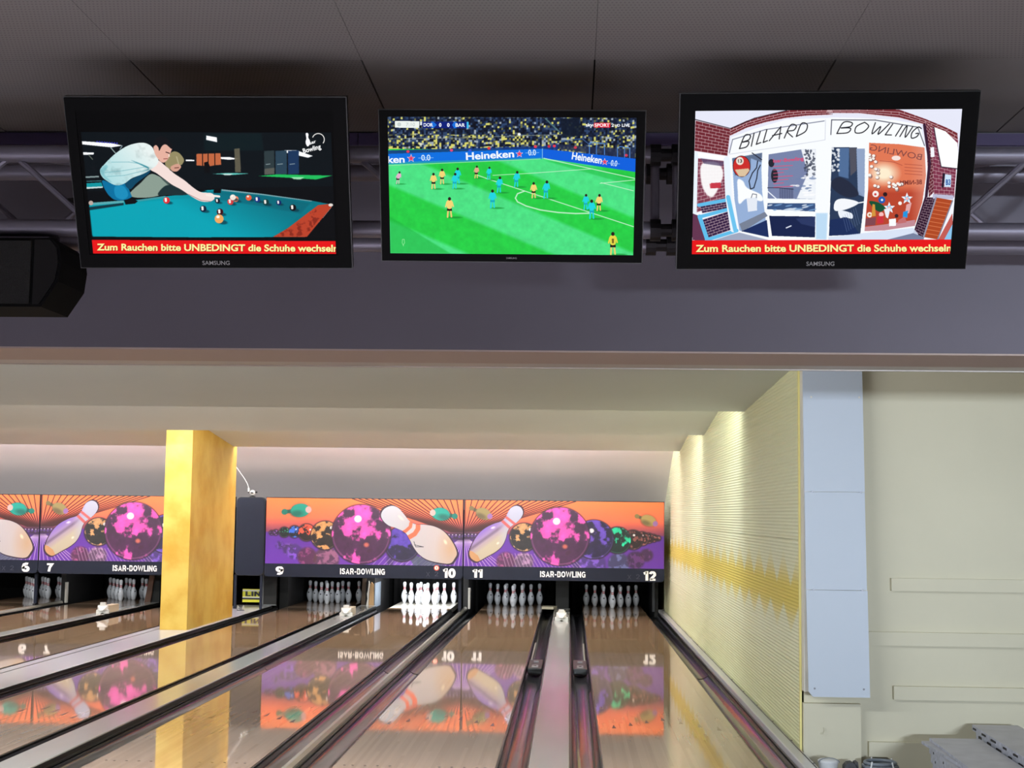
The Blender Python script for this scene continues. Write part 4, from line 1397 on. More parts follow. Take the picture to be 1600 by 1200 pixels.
    p.line(A([(845, 320), (885, 318)]), 4, (150, 80, 74))
    p.poly(A([(898, 262), (912, 295), (895, 300)]), (250, 226, 214))
    # balls on the cloth
    for (f, x, y, r, c, w) in ((A, 870, 752, 34, (226, 40, 48), 1), (A, 1252, 842, 34, (8, 34, 60), 1), (B, 160, 875, 34, (60, 12, 20), 1), (B, 150, 948, 46, (240, 170, 96), 0), (B, 135, 760, 26, (10, 20, 40), 1),
                               (B, 270, 770, 32, (214, 60, 60), 1), (B, 325, 742, 30, (238, 130, 96), 0), (B, 295, 725, 30, (240, 230, 220), 0), (B, 460, 730, 30, (236, 96, 60), 0), (B, 550, 748, 30, (20, 50, 130), 1),
                               (B, 638, 778, 32, (10, 60, 60), 1), (B, 772, 782, 26, (12, 30, 100), 1), (B, 918, 835, 34, (14, 16, 20), 1)):
        q = f([(x, y)])[0]
        r = r * 0.5
        p.ell(q[0] + r * 0.7, q[1] + r * 0.75, r * 1.2, r * 0.5, (2, 50, 64), 8, 0.7, 5)
        p.ell(q[0], q[1], r, r, c)
        p.ell(q[0] - r * 0.25, q[1] - r * 0.45, r * 0.38, r * 0.32, (255, 250, 240), feather=3)
        if w:
            p.ell(q[0] - r * 0.2, q[1] + r * 0.1, r * 0.36, r * 0.42, (246, 240, 236), feather=2)
    # bowling emblem, top corner
    p.poly(p.curve(B([(1058, 70), (1072, 60), (1086, 72), (1086, 110), (1100, 140), (1102, 170), (1086, 198), (1070, 196), (1056, 160), (1064, 118)])), (250, 250, 255))
    c = B([(1188, 130)])[0]
    rr = np.hypot(p.X - c[0], p.Y - c[1])
    an = np.degrees(np.arctan2(p.Y - c[1], p.X - c[0]))
    ring_ = np.clip(1 - np.abs(rr - 31) / 3.0, 0, 1) * ((an < 40) & (an > -160))
    p.put(np.clip(ring_ * 2, 0, 1), (244, 240, 236))
    q = B([(1100, 182), (1168, 160)])
    p.text('sar', q[0], q[1], 16, (255, 255, 255), 0.03)
    q = B([(1034, 272), (1218, 222)])
    p.text('Bowling', q[0], q[1], 24, (255, 255, 255), 0.03)
    # gap and running text
    p.poly([(205, 800), (1480, 806), (1482, 826), (205, 814)], (2, 3, 4))
    ticker(p, 0, [(205, 814), (1490, 826), (1490, 900), (205, 890)], 234, 1492, 868, 880, 34)
    return p.image('screen_pool')


def screen_match():
    p = Paint(1000, 556, [(92, 84), (1510, 86), (1487, 868), (110, 858)], (30, 176, 70))
    # grass with wide mown bands
    g1, g2 = np.array((38, 206, 70.)), np.array((76, 226, 132.))
    s_ = p.X * 0.42 - p.Y * 1.0
    ph = (np.sin((s_ + 30) * 2 * PI / 400) * 3 + 0.5).clip(0, 1)
    ph = ph[..., None]
    p.A = g1 * (1 - ph) + g2 * ph
    n = vnoise(p.h, p.w, 50, 2, 3)
    p.A *= (0.94 + 0.12 * n)[..., None]
    p.poly([(90, 640), (450, 860), (90, 860)], (26, 180, 60), 0.6, 12)
    p.poly([(980, 330), (1510, 480), (1510, 420), (1130, 340)], (30, 190, 66), 0.6, 10)
    # crowd
    rng = np.random.RandomState(8)
    cw, ch = 11, 12
    gx, gy = (p.X / cw).astype(int), ((p.Y + 3 * np.sin(p.X / 17.0)) / ch).astype(int)
    pal = np.array([(14, 22, 42), (24, 38, 66), (40, 60, 92), (8, 12, 24), (60, 76, 104), (190, 186, 96), (140, 150, 160), (96, 96, 60)], float)
    tab = rng.choice(8, size=(60, 160), p=[0.26, 0.2, 0.14, 0.18, 0.06, 0.06, 0.05, 0.05])
    low = rng.choice(8, size=(60, 160), p=[0.16, 0.14, 0.08, 0.16, 0.06, 0.22, 0.10, 0.08])
    cr = np.where((p.Y > 185)[..., None], pal[low[gy.clip(0, 59), gx.clip(0, 159)]], pal[tab[gy.clip(0, 59), gx.clip(0, 159)]])
    cr = (cr + np.roll(cr, 2, 0) + np.roll(cr, 2, 1)) / 3 * 1.15
    edge = np.where(p.X < 970, 268, 268 + (p.X - 970) * 0.12)
    m = (p.Y < edge).astype(float)
    p.A = p.A * (1 - m[..., None]) + cr * m[..., None]
    p.line([(95, 210), (500, 204), (1080, 182)], 4, (150, 160, 150), 0.7)
    p.line([(990, 92), (1070, 168)], 8, (90, 130, 130), 0.8)
    p.poly([(1070, 90), (1180, 90), (1200, 190), (1090, 200)], (10, 22, 40), 0.9, 3)
    p.poly([(92, 276), (970, 250), (1060, 238), (1060, 270), (92, 300)], (14, 54, 130), 0.9, 2)
    p.poly([(1060, 238), (1510, 268), (1510, 330), (1060, 262)], (34, 44, 74), 0.85, 3)
    for (x, y, c) in ((280, 240, (220, 220, 190)), (208, 282, (226, 60, 90)), (455, 274, (230, 70, 120)), (560, 275, (60, 80, 220)), (668, 262, (226, 60, 60)), (932, 252, (232, 60, 90)), (1010, 250, (200, 40, 70)), (1040, 248, (230, 60, 80)), (1160, 256, (200, 60, 80)), (840, 182, (240, 244, 240)), (1450, 300, (210, 60, 90))):
        p.ell(x, y, 9, 8, c)
    for (x, y, w_, h_) in ((1240, 226, 86, 70), (1400, 250, 70, 66)):
        p.line([(x, y + h_), (x, y + 8), (x + 16, y), (x + w_, y + 8), (x + w_, y + h_)], 5, (80, 140, 220), 0.9)
        p.line([(x + 40, y + h_), (x + 40, y + 6)], 5, (70, 126, 206), 0.9)
    p.line([(1060, 222), (1200, 206), (1240, 240)], 5, (60, 96, 150), 0.9)
    # advertising boards
    p.poly([(90, 296), (970, 264), (970, 320), (90, 352)], (6, 112, 226))
    p.poly([(970, 264), (1510, 320), (1510, 396), (970, 316)], (8, 96, 222))
    p.poly([(90, 344), (970, 314), (970, 322), (90, 356)], (30, 150, 190))
    p.line([(972, 264), (972, 320)], 4, (130, 190, 226))
    p.text('Heineken', (538, 328), (812, 312), 40, (245, 250, 255), 0.028)
    p.text('ken', (92, 347), (190, 344), 38, (245, 250, 255), 0.028)
    p.text('Heineken', (1138, 322), (1308, 348), 40, (245, 250, 255), 0.028)

    def star(cx, cy, r):
        for rr, c in ((r, (245, 235, 245)), (r * 0.8, (226, 60, 104))):
            p.poly([(cx + (rr if k % 2 == 0 else rr * 0.42) * math.sin(k * PI / 5), cy - (rr if k % 2 == 0 else rr * 0.42) * math.cos(k * PI / 5)) for k in range(10)], c)

    star(841, 294, 23)
    star(226, 321, 25)
    star(1327, 338, 22)
    for (x0, y0, x1, y1, s) in ((892, 302, 936, 300, 1.0), (284, 333, 336, 331, 1.0), (1360, 358, 1396, 363, 1.0)):
        p.text('0.0', (x0, y0), (x1, y1), 32, (210, 232, 250), 0.02)
        p.line([(x0 - 16, (y0 - 14)), (x1 + 16, (y1 - 14))], 3, (190, 220, 246), 0.8)
    # pitch markings
    wl = (190, 240, 200)
    p.line([(980, 318), (1500, 432)], 5, wl)
    p.line([(94, 362), (960, 322)], 4, (150, 226, 170))
    p.line([(690, 416), (900, 404), (1250, 378)], 4, wl, 0.9)
    p.line([(600, 414), (660, 436), (1490, 706)], 5, wl)
    p.line([(1300, 460), (1500, 440)], 4, wl)
    p.line([(1306, 456), (1490, 502)], 4, wl)
    th = np.linspace(0, 1, 26)
    arc_ = [(870, 505), (830, 520), (818, 545), (830, 566), (880, 590), (960, 612), (1060, 626), (1160, 632), (1240, 630)]
    p.line(arc_, 7, wl)
    # players
    def player(x, y, h, shirt, shorts, legs, head=(40, 26, 22), lean=0.0):
        w = h * 0.125
        p.ell(x + h * 0.25, y + h * 0.98, h * 0.35, h * 0.05, (20, 140, 50), 0, 0.7, 4)
        p.line([(x - w * 0.5 + lean * h * .5, y + h * 0.55), (x - w * 0.75, y + h * 0.96)], w * 0.62, legs)
        p.line([(x + w * 0.4 + lean * h * .5, y + h * 0.55), (x + w * 0.75, y + h * 0.94)], w * 0.62, legs)
        p.poly([(x - w * .9 + lean * h * .3, y + h * .46), (x + w * .9 + lean * h * .3, y + h * .46), (x + w, y + h * .66), (x - w, y + h * .66)], shorts)
        p.poly(p.curve([(x - w + lean * h, y + h * .18), (x + lean * h, y + h * .14), (x + w + lean * h, y + h * .18), (x + w * .85 + lean * h * .4, y + h * .52), (x - w * .85 + lean * h * .4, y + h * .52)]), shirt)
        p.line([(x - w * 1.0 + lean * h, y + h * .22), (x - w * 1.5 + lean * h * .5, y + h * .46)], w * .5, shirt)
        p.line([(x + w * 1.0 + lean * h, y + h * .22), (x + w * 1.5 + lean * h * .5, y + h * .44)], w * .5, shirt)
        p.ell(x + lean * h * 1.2, y + h * .07, h * .075, h * .085, head)

    yel, blk, tur, ylg = (246, 214, 120), (24, 20, 18), (30, 214, 226), (240, 206, 120)
    for (x, y, h) in ((353, 404, 92), (402, 380, 88), (922, 455, 92)):
        player(x, y, h, yel, blk, ylg)
    player(595, 362, 72, (226, 170, 140), blk, ylg, lean=0.05)
    player(444, 542, 116, yel, blk, ylg)
    player(1292, 522, 96, yel, blk, ylg, lean=0.04)
    player(1372, 738, 130, (232, 216, 70), blk, (232, 208, 110))
    player(150, 396, 72, (232, 176, 206), blk, (206, 190, 190), lean=0.12)
    for (x, y, h, ln) in ((490, 374, 92, .0), (472, 404, 90, .04), (666, 368, 74, .05), (724, 424, 92, .06), (822, 392, 92, .06), (688, 498, 106, 0), (990, 446, 102, .06), (1217, 522, 90, .03), (1252, 554, 110, 0)):
        player(x, y, h, tur, (20, 170, 190), tur, lean=ln)
    p.text('1', (1366, 800), (1378, 800), 26, (120, 100, 30), 0.02)
    # score strip and channel mark
    p.poly([(134, 108), (272, 110), (272, 148), (134, 146)], (238, 244, 240))
    p.text('7:10', (196, 138), (248, 138), 20, (196, 206, 204), 0.01)
    p.ell(158, 128, 11, 11, (200, 210, 208))
    p.poly([(276, 112), (288, 112), (288, 132), (276, 132)], (230, 236, 236))
    p.poly([(288, 112), (550, 112), (550, 149), (288, 149)], (8, 30, 120))
    p.poly([(352, 112), (372, 130), (352, 149), (340, 149), (340, 112)], (20, 110, 220))
    p.poly([(470, 112), (458, 130), (470, 149), (484, 149), (484, 112)], (20, 110, 220))
    p.poly([(541, 112), (553, 112), (553, 149), (541, 149)], (60, 190, 240))
    p.text('DOR', (296, 139), (350, 139), 19, (250, 252, 255), 0.03)
    p.text('0', (384, 140), (398, 140), 20, (250, 252, 255), 0.04)
    p.text('0', (430, 140), (444, 140), 20, (250, 252, 255), 0.04)
    p.text('BAR', (478, 140), (532, 140), 19, (250, 252, 255), 0.03)
    p.text('sky', (1220, 136), (1260, 136), 18, (250, 252, 255), 0.03)
    p.poly([(1266, 114), (1360, 114), (1360, 142), (1266, 142)], (224, 30, 56))
    p.text('SPORT', (1270, 137), (1356, 137), 18, (255, 250, 250), 0.03)
    p.text('2', (1366, 137), (1380, 137), 18, (250, 252, 255), 0.03)
    p.text('HD', (1386, 136), (1416, 136), 14, (250, 252, 255), 0.03)
    p.text('LIVE', (1426, 137), (1472, 137), 18, (250, 252, 255), 0.02)
    p.line([(178, 780), (176, 800), (182, 812), (190, 800), (188, 780), (178, 780)], 3, (150, 240, 160))
    p.line([(183, 812), (183, 818)], 3, (150, 240, 160))
    return p.image('screen_match')


def screen_door():
    p = Paint(1040, 572, [(150, 140), (1457, 123), (1392, 838), (126, 838)], (246, 248, 255))
    A = T(1050, 150, 250 / 1200, 1040, 130, 0.31875)
    B = T(1280, 150, 250 / 1200, 1040, 130, 0.31875)
    F = 250 / 1200 / 0.31875

    def bricks(quad, nx, ny, c=(112, 38, 48), mortar=(222, 196, 200), off=True, w=2.2):
        """quad TL TR BR BL filled with brick courses"""
        p.poly(quad, c)
        q = np.array(quad, float)
        def at(u, v):
            return (q[0] * (1 - u) + q[1] * u) * (1 - v) + (q[3] * (1 - u) + q[2] * u) * v
        for j in range(ny + 1):
            p.line([at(0, j / ny), at(1, j / ny)], w, mortar, 0.8)
        for j in range(ny):
            for i in range(nx + 1):
                u = (i + (0.5 if off and j % 2 else 0)) / nx
                if u <= 1:
                    p.line([at(u, j / ny), at(u, (j + 1) / ny)], w, mortar, 0.7)

    p.poly([(140, 120), (1470, 120), (1470, 330), (140, 330)], (232, 234, 250))
    # brick arch over the door front
    top = A([(440, 245), (560, 190), (700, 148), (850, 112), (1000, 100), (1200, 100)]) + B([(60, 100), (300, 96), (600, 100), (800, 170), (960, 235), (1040, 275)])
    bot = A([(430, 305), (560, 242), (700, 200), (850, 168), (1000, 150), (1200, 140)]) + B([(60, 128), (300, 128), (600, 160), (790, 210), (870, 250), (1045, 350)])
    p.poly(top + bot[::-1], (118, 40, 48))
    for k in (0.33, 0.68, 1.0):
        p.line([(a[0] * (1 - k) + b[0] * k, a[1] * (1 - k) + b[1] * k) for a, b in zip(top, bot)], 2.6, (226, 200, 204), 0.85)
    for i in range(len(top) - 1):
        for j in range(5):
            u = j / 5
            a = (top[i][0] * (1 - u) + top[i + 1][0] * u, top[i][1] * (1 - u) + top[i + 1][1] * u)
            b = (bot[i][0] * (1 - u) + bot[i + 1][0] * u, bot[i][1] * (1 - u) + bot[i + 1][1] * u)
            k0, k1 = (0, .33) if j % 2 else (.33, .68)
            p.line([(a[0] * (1 - k0) + b[0] * k0, a[1] * (1 - k0) + b[1] * k0), (a[0] * (1 - k1) + b[0] * k1, a[1] * (1 - k1) + b[1] * k1)], 2.2, (226, 200, 204), 0.8)
            p.line([(a[0] * .32 + b[0] * .68, a[1] * .32 + b[1] * .68), b], 2.0, (60, 20, 30), 0.7)
    p.line(A([(180, 182), (440, 248), (620, 170), (860, 112)]), 5, (40, 30, 40), 0.8)
    bricks(A([(182, 190), (440, 252), (415, 452), (172, 415)]), 5, 9)
    # left window sides
    bricks(A([(190, 470), (390, 490), (405, 800), (165, 880)]), 5, 14, (128, 60, 80))
    p.poly(p.curve(A([(220, 520), (330, 500), (380, 560), (370, 640), (300, 760), (230, 690)])), (255, 255, 255), 0.95, 10)
    p.poly(A([(290, 655), (362, 650), (360, 692), (290, 696)]), (196, 40, 60), 0.85)
    p.poly(A([(215, 470), (390, 495), (380, 530), (240, 510)]), (90, 76, 110), 0.8, 2)
    p.poly(A([(180, 425), (430, 462), (425, 486), (180, 455)]), (255, 255, 255))
    p.line(A([(180, 440), (165, 900), (240, 1085)]), 24, (236, 246, 255))
    p.poly(A([(150, 880), (200, 900), (250, 1090), (150, 1080)]), (84, 30, 60), 0.9)
    bricks(A([(210, 830), (405, 795), (410, 845), (225, 880)]), 5, 3, (56, 34, 70))
    bricks(A([(222, 930), (415, 868), (450, 1000), (262, 1065)]), 5, 7, (52, 28, 66))
    for q in ([(200, 820), (412, 780)], [(215, 905), (425, 850)], [(255, 1080), (480, 1010)]):
        p.line(A(q), 17, (96, 190, 236))
    p.line(A([(205, 905), (262, 1085)]), 20, (96, 190, 236))
    p.line(A([(410, 480), (420, 760), (455, 1000)]), 30, (236, 246, 255))
    p.line(A([(418, 760), (470, 1010)]), 20, (110, 196, 240))
    p.poly(A([(280, 660), (365, 655), (365, 690), (285, 694)]), (200, 50, 64), 0.7)
    # door front: white frame
    frame = A([(430, 470), (445, 315), (620, 248), (850, 180), (1140, 165), (1200, 165)]) + B([(60, 160), (300, 165), (560, 178), (760, 212), (795, 380), (780, 700), (740, 920), (700, 1035), (400, 1075), (60, 1080)]) + A([(1200, 1085), (900, 1080), (720, 1082), (500, 1020), (455, 760)])
    p.poly(frame, (250, 253, 255))
    p.line(A([(430, 430), (455, 330), (700, 255), (1140, 188)]), 5, (110, 116, 140), 0.8)
    p.line(A([(1150, 180), (1145, 330), (900, 370), (430, 440)]), 3, (206, 210, 224), 0.9)
    p.line(B([(85, 290), (92, 180), (420, 180), (740, 232), (790, 370)]), 5, (60, 62, 80), 0.8)
    # left pane with ball mural
    p.poly(A([(450, 470), (675, 428), (668, 560), (672, 720), (690, 880), (712, 1060), (500, 1010), (465, 780)]), (150, 176, 216))
    p.poly(A([(450, 470), (675, 428), (668, 500), (590, 470), (585, 560), (470, 600)]), (72, 84, 110), 0.7, 4)
    c = A([(520, 530)])[0]
    p.ell(c[0], c[1], 66 * F, 80 * F, (30, 24, 28))
    p.ell(c[0], c[1], 62 * F, 76 * F, (204, 44, 40))
    p.poly(A([(470, 555), (570, 545), (580, 560), (545, 605), (500, 605)]), (222, 196, 160), 1, 2)
    c = A([(508, 490)])[0]
    p.ell(c[0], c[1], 28 * F, 30 * F, (236, 226, 214))
    q = A([(494, 502), (524, 502)])
    p.text('13', q[0], q[1], 16, (30, 26, 28), 0.02)
    p.line(A([(640, 490), (632, 540), (600, 580), (575, 640), (585, 700), (610, 690), (632, 620), (640, 560), (660, 520)]), 5, (30, 34, 48))
    p.line(A([(600, 430), (670, 480)]), 5, (40, 44, 60))
    p.poly(p.curve(A([(490, 630), (530, 640), (560, 690), (660, 740), (668, 790), (560, 770), (500, 810), (490, 720)])), (252, 254, 255), 1, 3)
    p.poly(A([(555, 770), (635, 760), (632, 860), (565, 870)]), (230, 236, 246))
    p.line(A([(590, 765), (600, 735), (630, 740), (628, 765)]), 3, (60, 66, 90))
    p.poly(A([(500, 960), (690, 870), (712, 900), (520, 1020)]), (120, 130, 150))
    p.poly(A([(515, 1015), (705, 930), (718, 1060)]), (24, 44, 96))
    # middle door pane
    p.poly(A([(722, 440), (965, 402), (1075, 400), (1068, 775), (712, 770)]), (120, 132, 170))
    p.poly(A([(965, 402), (1075, 400), (1070, 775), (930, 770), (1015, 580)]), (240, 244, 250), 1, 2)
    rng = np.random.RandomState(6)
    for k in range(46):
        x, y = 990 + rng.rand() * 80, 405 + rng.rand() * 190
        q = A([(x, y)])[0]
        p.ell(q[0], q[1], 3 + 5 * rng.rand(), 3 + 5 * rng.rand(), (60, 66, 84), alpha=0.75)
    for k in range(30):
        x, y = 900 + rng.rand() * 165, 600 + rng.rand() * 160
        q = A([(x, y)])[0]
        p.ell(q[0], q[1], 6 + 14 * rng.rand(), 2 + 4 * rng.rand(), (110, 130, 170) if k % 2 else (255, 255, 255), alpha=0.7)
    q = A([(742, 505)])[0]
    p.ell(q[0], q[1], 22 * F, 30 * F, (36, 38, 50))
    q = A([(765, 600)])[0]
    p.ell(q[0], q[1], 26 * F, 52 * F, (36, 38, 50))
    q = A([(757, 502), (985, 482)])
    p.text('Isar-Bowling', q[0], q[1], 17, (226, 70, 110), 0.02)
    for k in range(7):
        yy = 530 + k * 26
        p.line(A([(758, yy), (900 - (k % 3) * 34, yy - 8)]), 4, (226, 84, 120), 0.8)
    p.poly(A([(800, 695), (905, 690), (905, 770), (800, 768)]), (96, 104, 140), 0.8, 2)
    for k in range(6):
        p.line(A([(805 + k * 18, 695), (805 + k * 18, 770)]), 2, (60, 66, 96), 0.7)
    p.line(A([(712, 715), (780, 775)]), 5, (240, 246, 255))
    p.line(A([(712, 690), (790, 690), (905, 700)]), 3, (30, 34, 56))
    p.poly(A([(712, 805), (1068, 805), (1066, 868), (706, 850)]), (56, 84, 130))
    for k in range(16):
        x, y = 720 + rng.rand() * 330, 812 + rng.rand() * 46
        q = A([(x, y)])[0]
        p.ell(q[0], q[1], 16 * rng.rand() + 8, 4, (226, 234, 244) if k % 2 else (120, 160, 206), -12, 0.8)
    p.poly(A([(722, 900), (1066, 905), (1064, 1062), (742, 1050)]), (20, 34, 76))
    p.line(A([(850, 990), (885, 975)]), 6, (220, 226, 240))
    p.poly(A([(920, 920), (1066, 905), (1064, 985), (960, 960)]), (50, 64, 110), 0.7, 4)
    p.poly(A([(1072, 880), (1160, 880), (1150, 1080), (1070, 1075)]), (150, 200, 240), 0.6, 10)
    # right of the door: dark passage
    p.poly(B([(92, 385), (280, 385), (285, 700), (335, 760), (300, 1040), (65, 1050), (80, 700)]), (40, 58, 88))
    p.poly(B([(150, 390), (222, 390), (215, 620), (140, 600)]), (84, 116, 160), 0.9, 2)
    p.poly(B([(222, 390), (276, 390), (276, 560), (230, 600)]), (84, 84, 96), 0.9, 2)
    p.poly(B([(276, 395), (340, 395), (335, 760), (285, 740)]), (140, 160, 196), 0.95, 1)
    for k in range(24):
        x, y = 90 + rng.rand() * 55, 388 + rng.rand() * 190
        q = B([(x, y)])[0]
        p.ell(q[0], q[1], 6, 6, (236, 240, 246), alpha=0.8)
    p.poly(p.curve(B([(90, 640), (150, 610), (240, 660), (290, 740), (200, 760), (100, 700)])), (34, 40, 60), 0.9, 3)
    p.poly(p.curve(B([(115, 790), (180, 770), (290, 800), (200, 850), (110, 860)])), (245, 248, 252), 1, 1)
    p.line(B([(250, 810), (370, 788)]), 6, (240, 244, 250))
    p.poly(p.curve(B([(140, 860), (235, 880), (240, 920), (180, 910), (150, 915)])), (236, 242, 250))
    p.poly(B([(75, 930), (200, 910), (300, 1040), (65, 1050)]), (24, 44, 90))
    for k in range(7):
        p.line(B([(170 + k * 16, 900 - k * 10), (200 + k * 16, 1020 - k * 10)]), 2, (120, 140, 180), 0.6)
    # shop window
    win = B([(368, 350), (600, 360), (790, 385), (800, 600), (770, 800), (715, 965), (480, 1010), (320, 1015), (340, 800), (360, 600)])
    p.poly(win, (226, 120, 84))
    wm = p.inside(win)
    p.put(wm * np.clip((p.Y - B([(0, 700)])[0][1]) / 40 + 0.5, 0, 1), (184, 66, 42), 0.95)
    p.put(wm * np.clip((p.X - B([(680, 0)])[0][0]) / 70, 0, 1), (226, 150, 130), 0.7)
    q = B([(480, 580)])[0]
    m = p.ell(q[0], q[1], 60, 44, None, feather=46)
    p.put(m * wm, (255, 244, 214), 0.95)
    q = B([(765, 480), (375, 405)])
    p.text('BOWLING', q[1], q[0], 30, (90, 50, 60), 0.0, alpha=0.7, flip=True)
    q = B([(605, 668), (768, 660)])
    p.text('BE-NIMM', q[0], q[1], 22, (110, 44, 40), 0.02, alpha=0.9, flip=True)
    for k in range(4):
        p.line(B([(640, 510 + k * 24), (770, 520 + k * 24)]), 3, (150, 60, 50), 0.6)
    p.line(B([(450, 485), (560, 495), (620, 520)]), 3, (150, 60, 50), 0.6)
    for k in range(26):
        x, y = 375 + rng.rand() * 70, 430 + rng.rand() * 260
        if k > 14:
            x, y = 510 + rng.rand() * 110, 610 + rng.rand() * 100
        q = B([(x, y)])[0]
        p.ell(q[0], q[1], 10, 9, (110, 70, 70), alpha=0.7)
        p.ell(q[0] - 2, q[1] - 2, 8, 7, (250, 246, 240))
    q = B([(575, 465)])[0]
    p.ell(q[0], q[1], 22, 12, (250, 240, 236), alpha=0.9)
    p.poly(B([(320, 985), (480, 965), (715, 930), (715, 975), (480, 1010), (320, 1015)]), (196, 140, 150))
    # toys in the window
    for (x, y) in ((655, 770), (520, 840)):
        c = B([(x, y)])[0]
        r = 46 * F
        p.poly([(c[0] + (r if k % 2 == 0 else r * .42) * math.sin(k * PI / 5), c[1] - (r if k % 2 == 0 else r * .42) * math.cos(k * PI / 5)) for k in range(10)], (240, 248, 255))
        p.poly([(c[0] + (r * .6 if k % 2 == 0 else r * .3) * math.sin(k * PI / 5 + .4), c[1] - (r * .6 if k % 2 == 0 else r * .3) * math.cos(k * PI / 5 + .4)) for k in range(10)], (90, 180, 226), 0.8)
        p.ell(c[0], c[1], 8, 8, (246, 190, 190))
    p.poly(B([(650, 815), (690, 800), (670, 880), (640, 880)]), (226, 170, 170))
    p.poly(B([(625, 870), (662, 860), (655, 915), (622, 910)]), (30, 150, 226))
    p.poly(p.curve(B([(370, 790), (440, 800), (490, 840), (450, 870), (400, 840)])), (14, 80, 50))
    for (x, y, r, c) in ((418, 735, 24, (250, 240, 236)), (416, 738, 9, (206, 60, 60)), (465, 780, 26, (30, 90, 180)), (466, 780, 9, (236, 240, 246)), (490, 738, 16, (40, 20, 24)), (372, 892, 20, (246, 236, 226)), (372, 892, 8, (190, 120, 60)), (460, 890, 18, (250, 190, 190)), (602, 805, 14, (250, 244, 238)), (575, 900, 14, (60, 30, 34))):
        q = B([(x, y)])[0]
        p.ell(q[0], q[1], r * F, r * F, c)
    p.poly(B([(395, 810), (412, 815), (418, 900), (385, 905)]), (214, 150, 60))
    p.poly(B([(480, 850), (530, 840), (510, 920), (495, 910)]), (236, 240, 248))
    p.poly(B([(340, 920), (420, 910), (415, 970), (335, 975)]), (130, 70, 80))
    p.poly(B([(428, 905), (478, 900), (476, 955), (428, 960)]), (206, 50, 60))
    p.poly(B([(518, 925), (570, 920), (570, 975), (518, 978)]), (250, 252, 255))
    p.poly(B([(590, 930), (640, 905), (650, 950), (580, 960)]), (196, 110, 110))
    p.line(B([(360, 350), (350, 700), (320, 1015)]), 16, (250, 252, 255))
    # right brick wall, sign, board, wooden door
    bricks(B([(800, 190), (850, 250), (880, 700), (820, 760)]), 3, 22, (96, 30, 44), w=1.8)
    bricks(B([(845, 235), (1046, 330), (1012, 760), (860, 760)]), 4, 18, (128, 52, 76), w=2.0)
    p.line(B([(790, 215), (828, 500), (800, 760), (712, 1030)]), 14, (56, 26, 50))
    bricks(B([(805, 760), (875, 760), (775, 1070), (712, 1035)]), 2, 16, (48, 20, 44), w=1.6)
    p.poly(B([(865, 232), (950, 262), (1040, 350), (1045, 540), (915, 530), (890, 400)]), (255, 255, 255))
    p.line(B([(862, 232), (890, 400), (915, 530), (1040, 545)]), 5, (40, 34, 50), 0.8)
    p.poly(B([(835, 385), (862, 380), (866, 455), (838, 458)]), (245, 246, 252))
    p.poly(B([(945, 585), (992, 592), (988, 682), (938, 680)]), (206, 230, 250))
    p.line(B([(935, 585), (925, 680)]), 10, (24, 20, 40))
    q = B([(950, 665), (985, 665)])
    p.text('B3', q[0], q[1], 26, (30, 80, 160), 0.03)
    p.poly(B([(850, 735), (1010, 745), (1005, 775), (850, 770)]), (190, 190, 216))
    p.poly(B([(878, 762), (1000, 782), (880, 1078), (780, 1060)]), (176, 72, 32))
    for k in range(9):
        a, b = 0.1 + k * 0.1, 0
        p.line(B([(878 - 98 * a, 762 + 298 * a), (1000 - 120 * a, 782 + 296 * a)]), 3, (226, 130, 84), 0.9)
    p.line(B([(875, 762), (778, 1062)]), 8, (150, 150, 170))
    p.line(B([(1000, 785), (885, 1078)]), 6, (130, 130, 150))
    p.poly(B([(998, 880), (1000, 960), (935, 1078), (890, 1078)]), (196, 92, 84))
    p.poly(B([(1000, 960), (995, 1078), (935, 1078)]), (140, 200, 240))
    p.poly(B([(320, 1030), (700, 990), (740, 1040), (690, 1078), (60, 1085), (60, 1060)]), (214, 226, 246), 0.9, 1)
    p.poly(B([(700, 1030), (780, 1060), (780, 1080), (500, 1080)]), (120, 130, 160))
    p.poly(A([(440, 1040), (500, 1025), (720, 1082), (300, 1085)]), (150, 160, 186), 0.9, 1)
    # hand-lettered signs
    def hand(letters_, pts, hgt, w, shear):
        strokes = {'B': [[(0, 0), (0.1, 1), (.6, .95), (.6, .6), (.1, .5), (.65, .45), (.6, .05), (0, 0)]], 'I': [[(.25, 0), (.35, 1)]], 'L': [[(.15, 1), (.05, 0), (.6, .05)]], 'A': [[(0, 0), (.45, 1), (.6, 0)], [(.1, .38), (.65, .42)]],
                   'R': [[(.05, 0), (.15, 1), (.6, .9), (.55, .55), (.1, .5), (.65, 0)]], 'D': [[(.05, 0), (.1, 1), (.6, .85), (.65, .3), (.05, 0)]], 'O': [[(.35, 1), (.05, .6), (.15, .05), (.5, .1), (.65, .65), (.35, 1)]],
                   'W': [[(.0, 1), (.15, 0), (.4, .7), (.5, 0), (.8, 1)]], 'N': [[(.05, 0), (.1, 1), (.55, 0), (.65, 1)]], 'G': [[(.62, .9), (.3, 1), (.05, .5), (.25, 0), (.6, .15), (.62, .45), (.4, .42)]]}
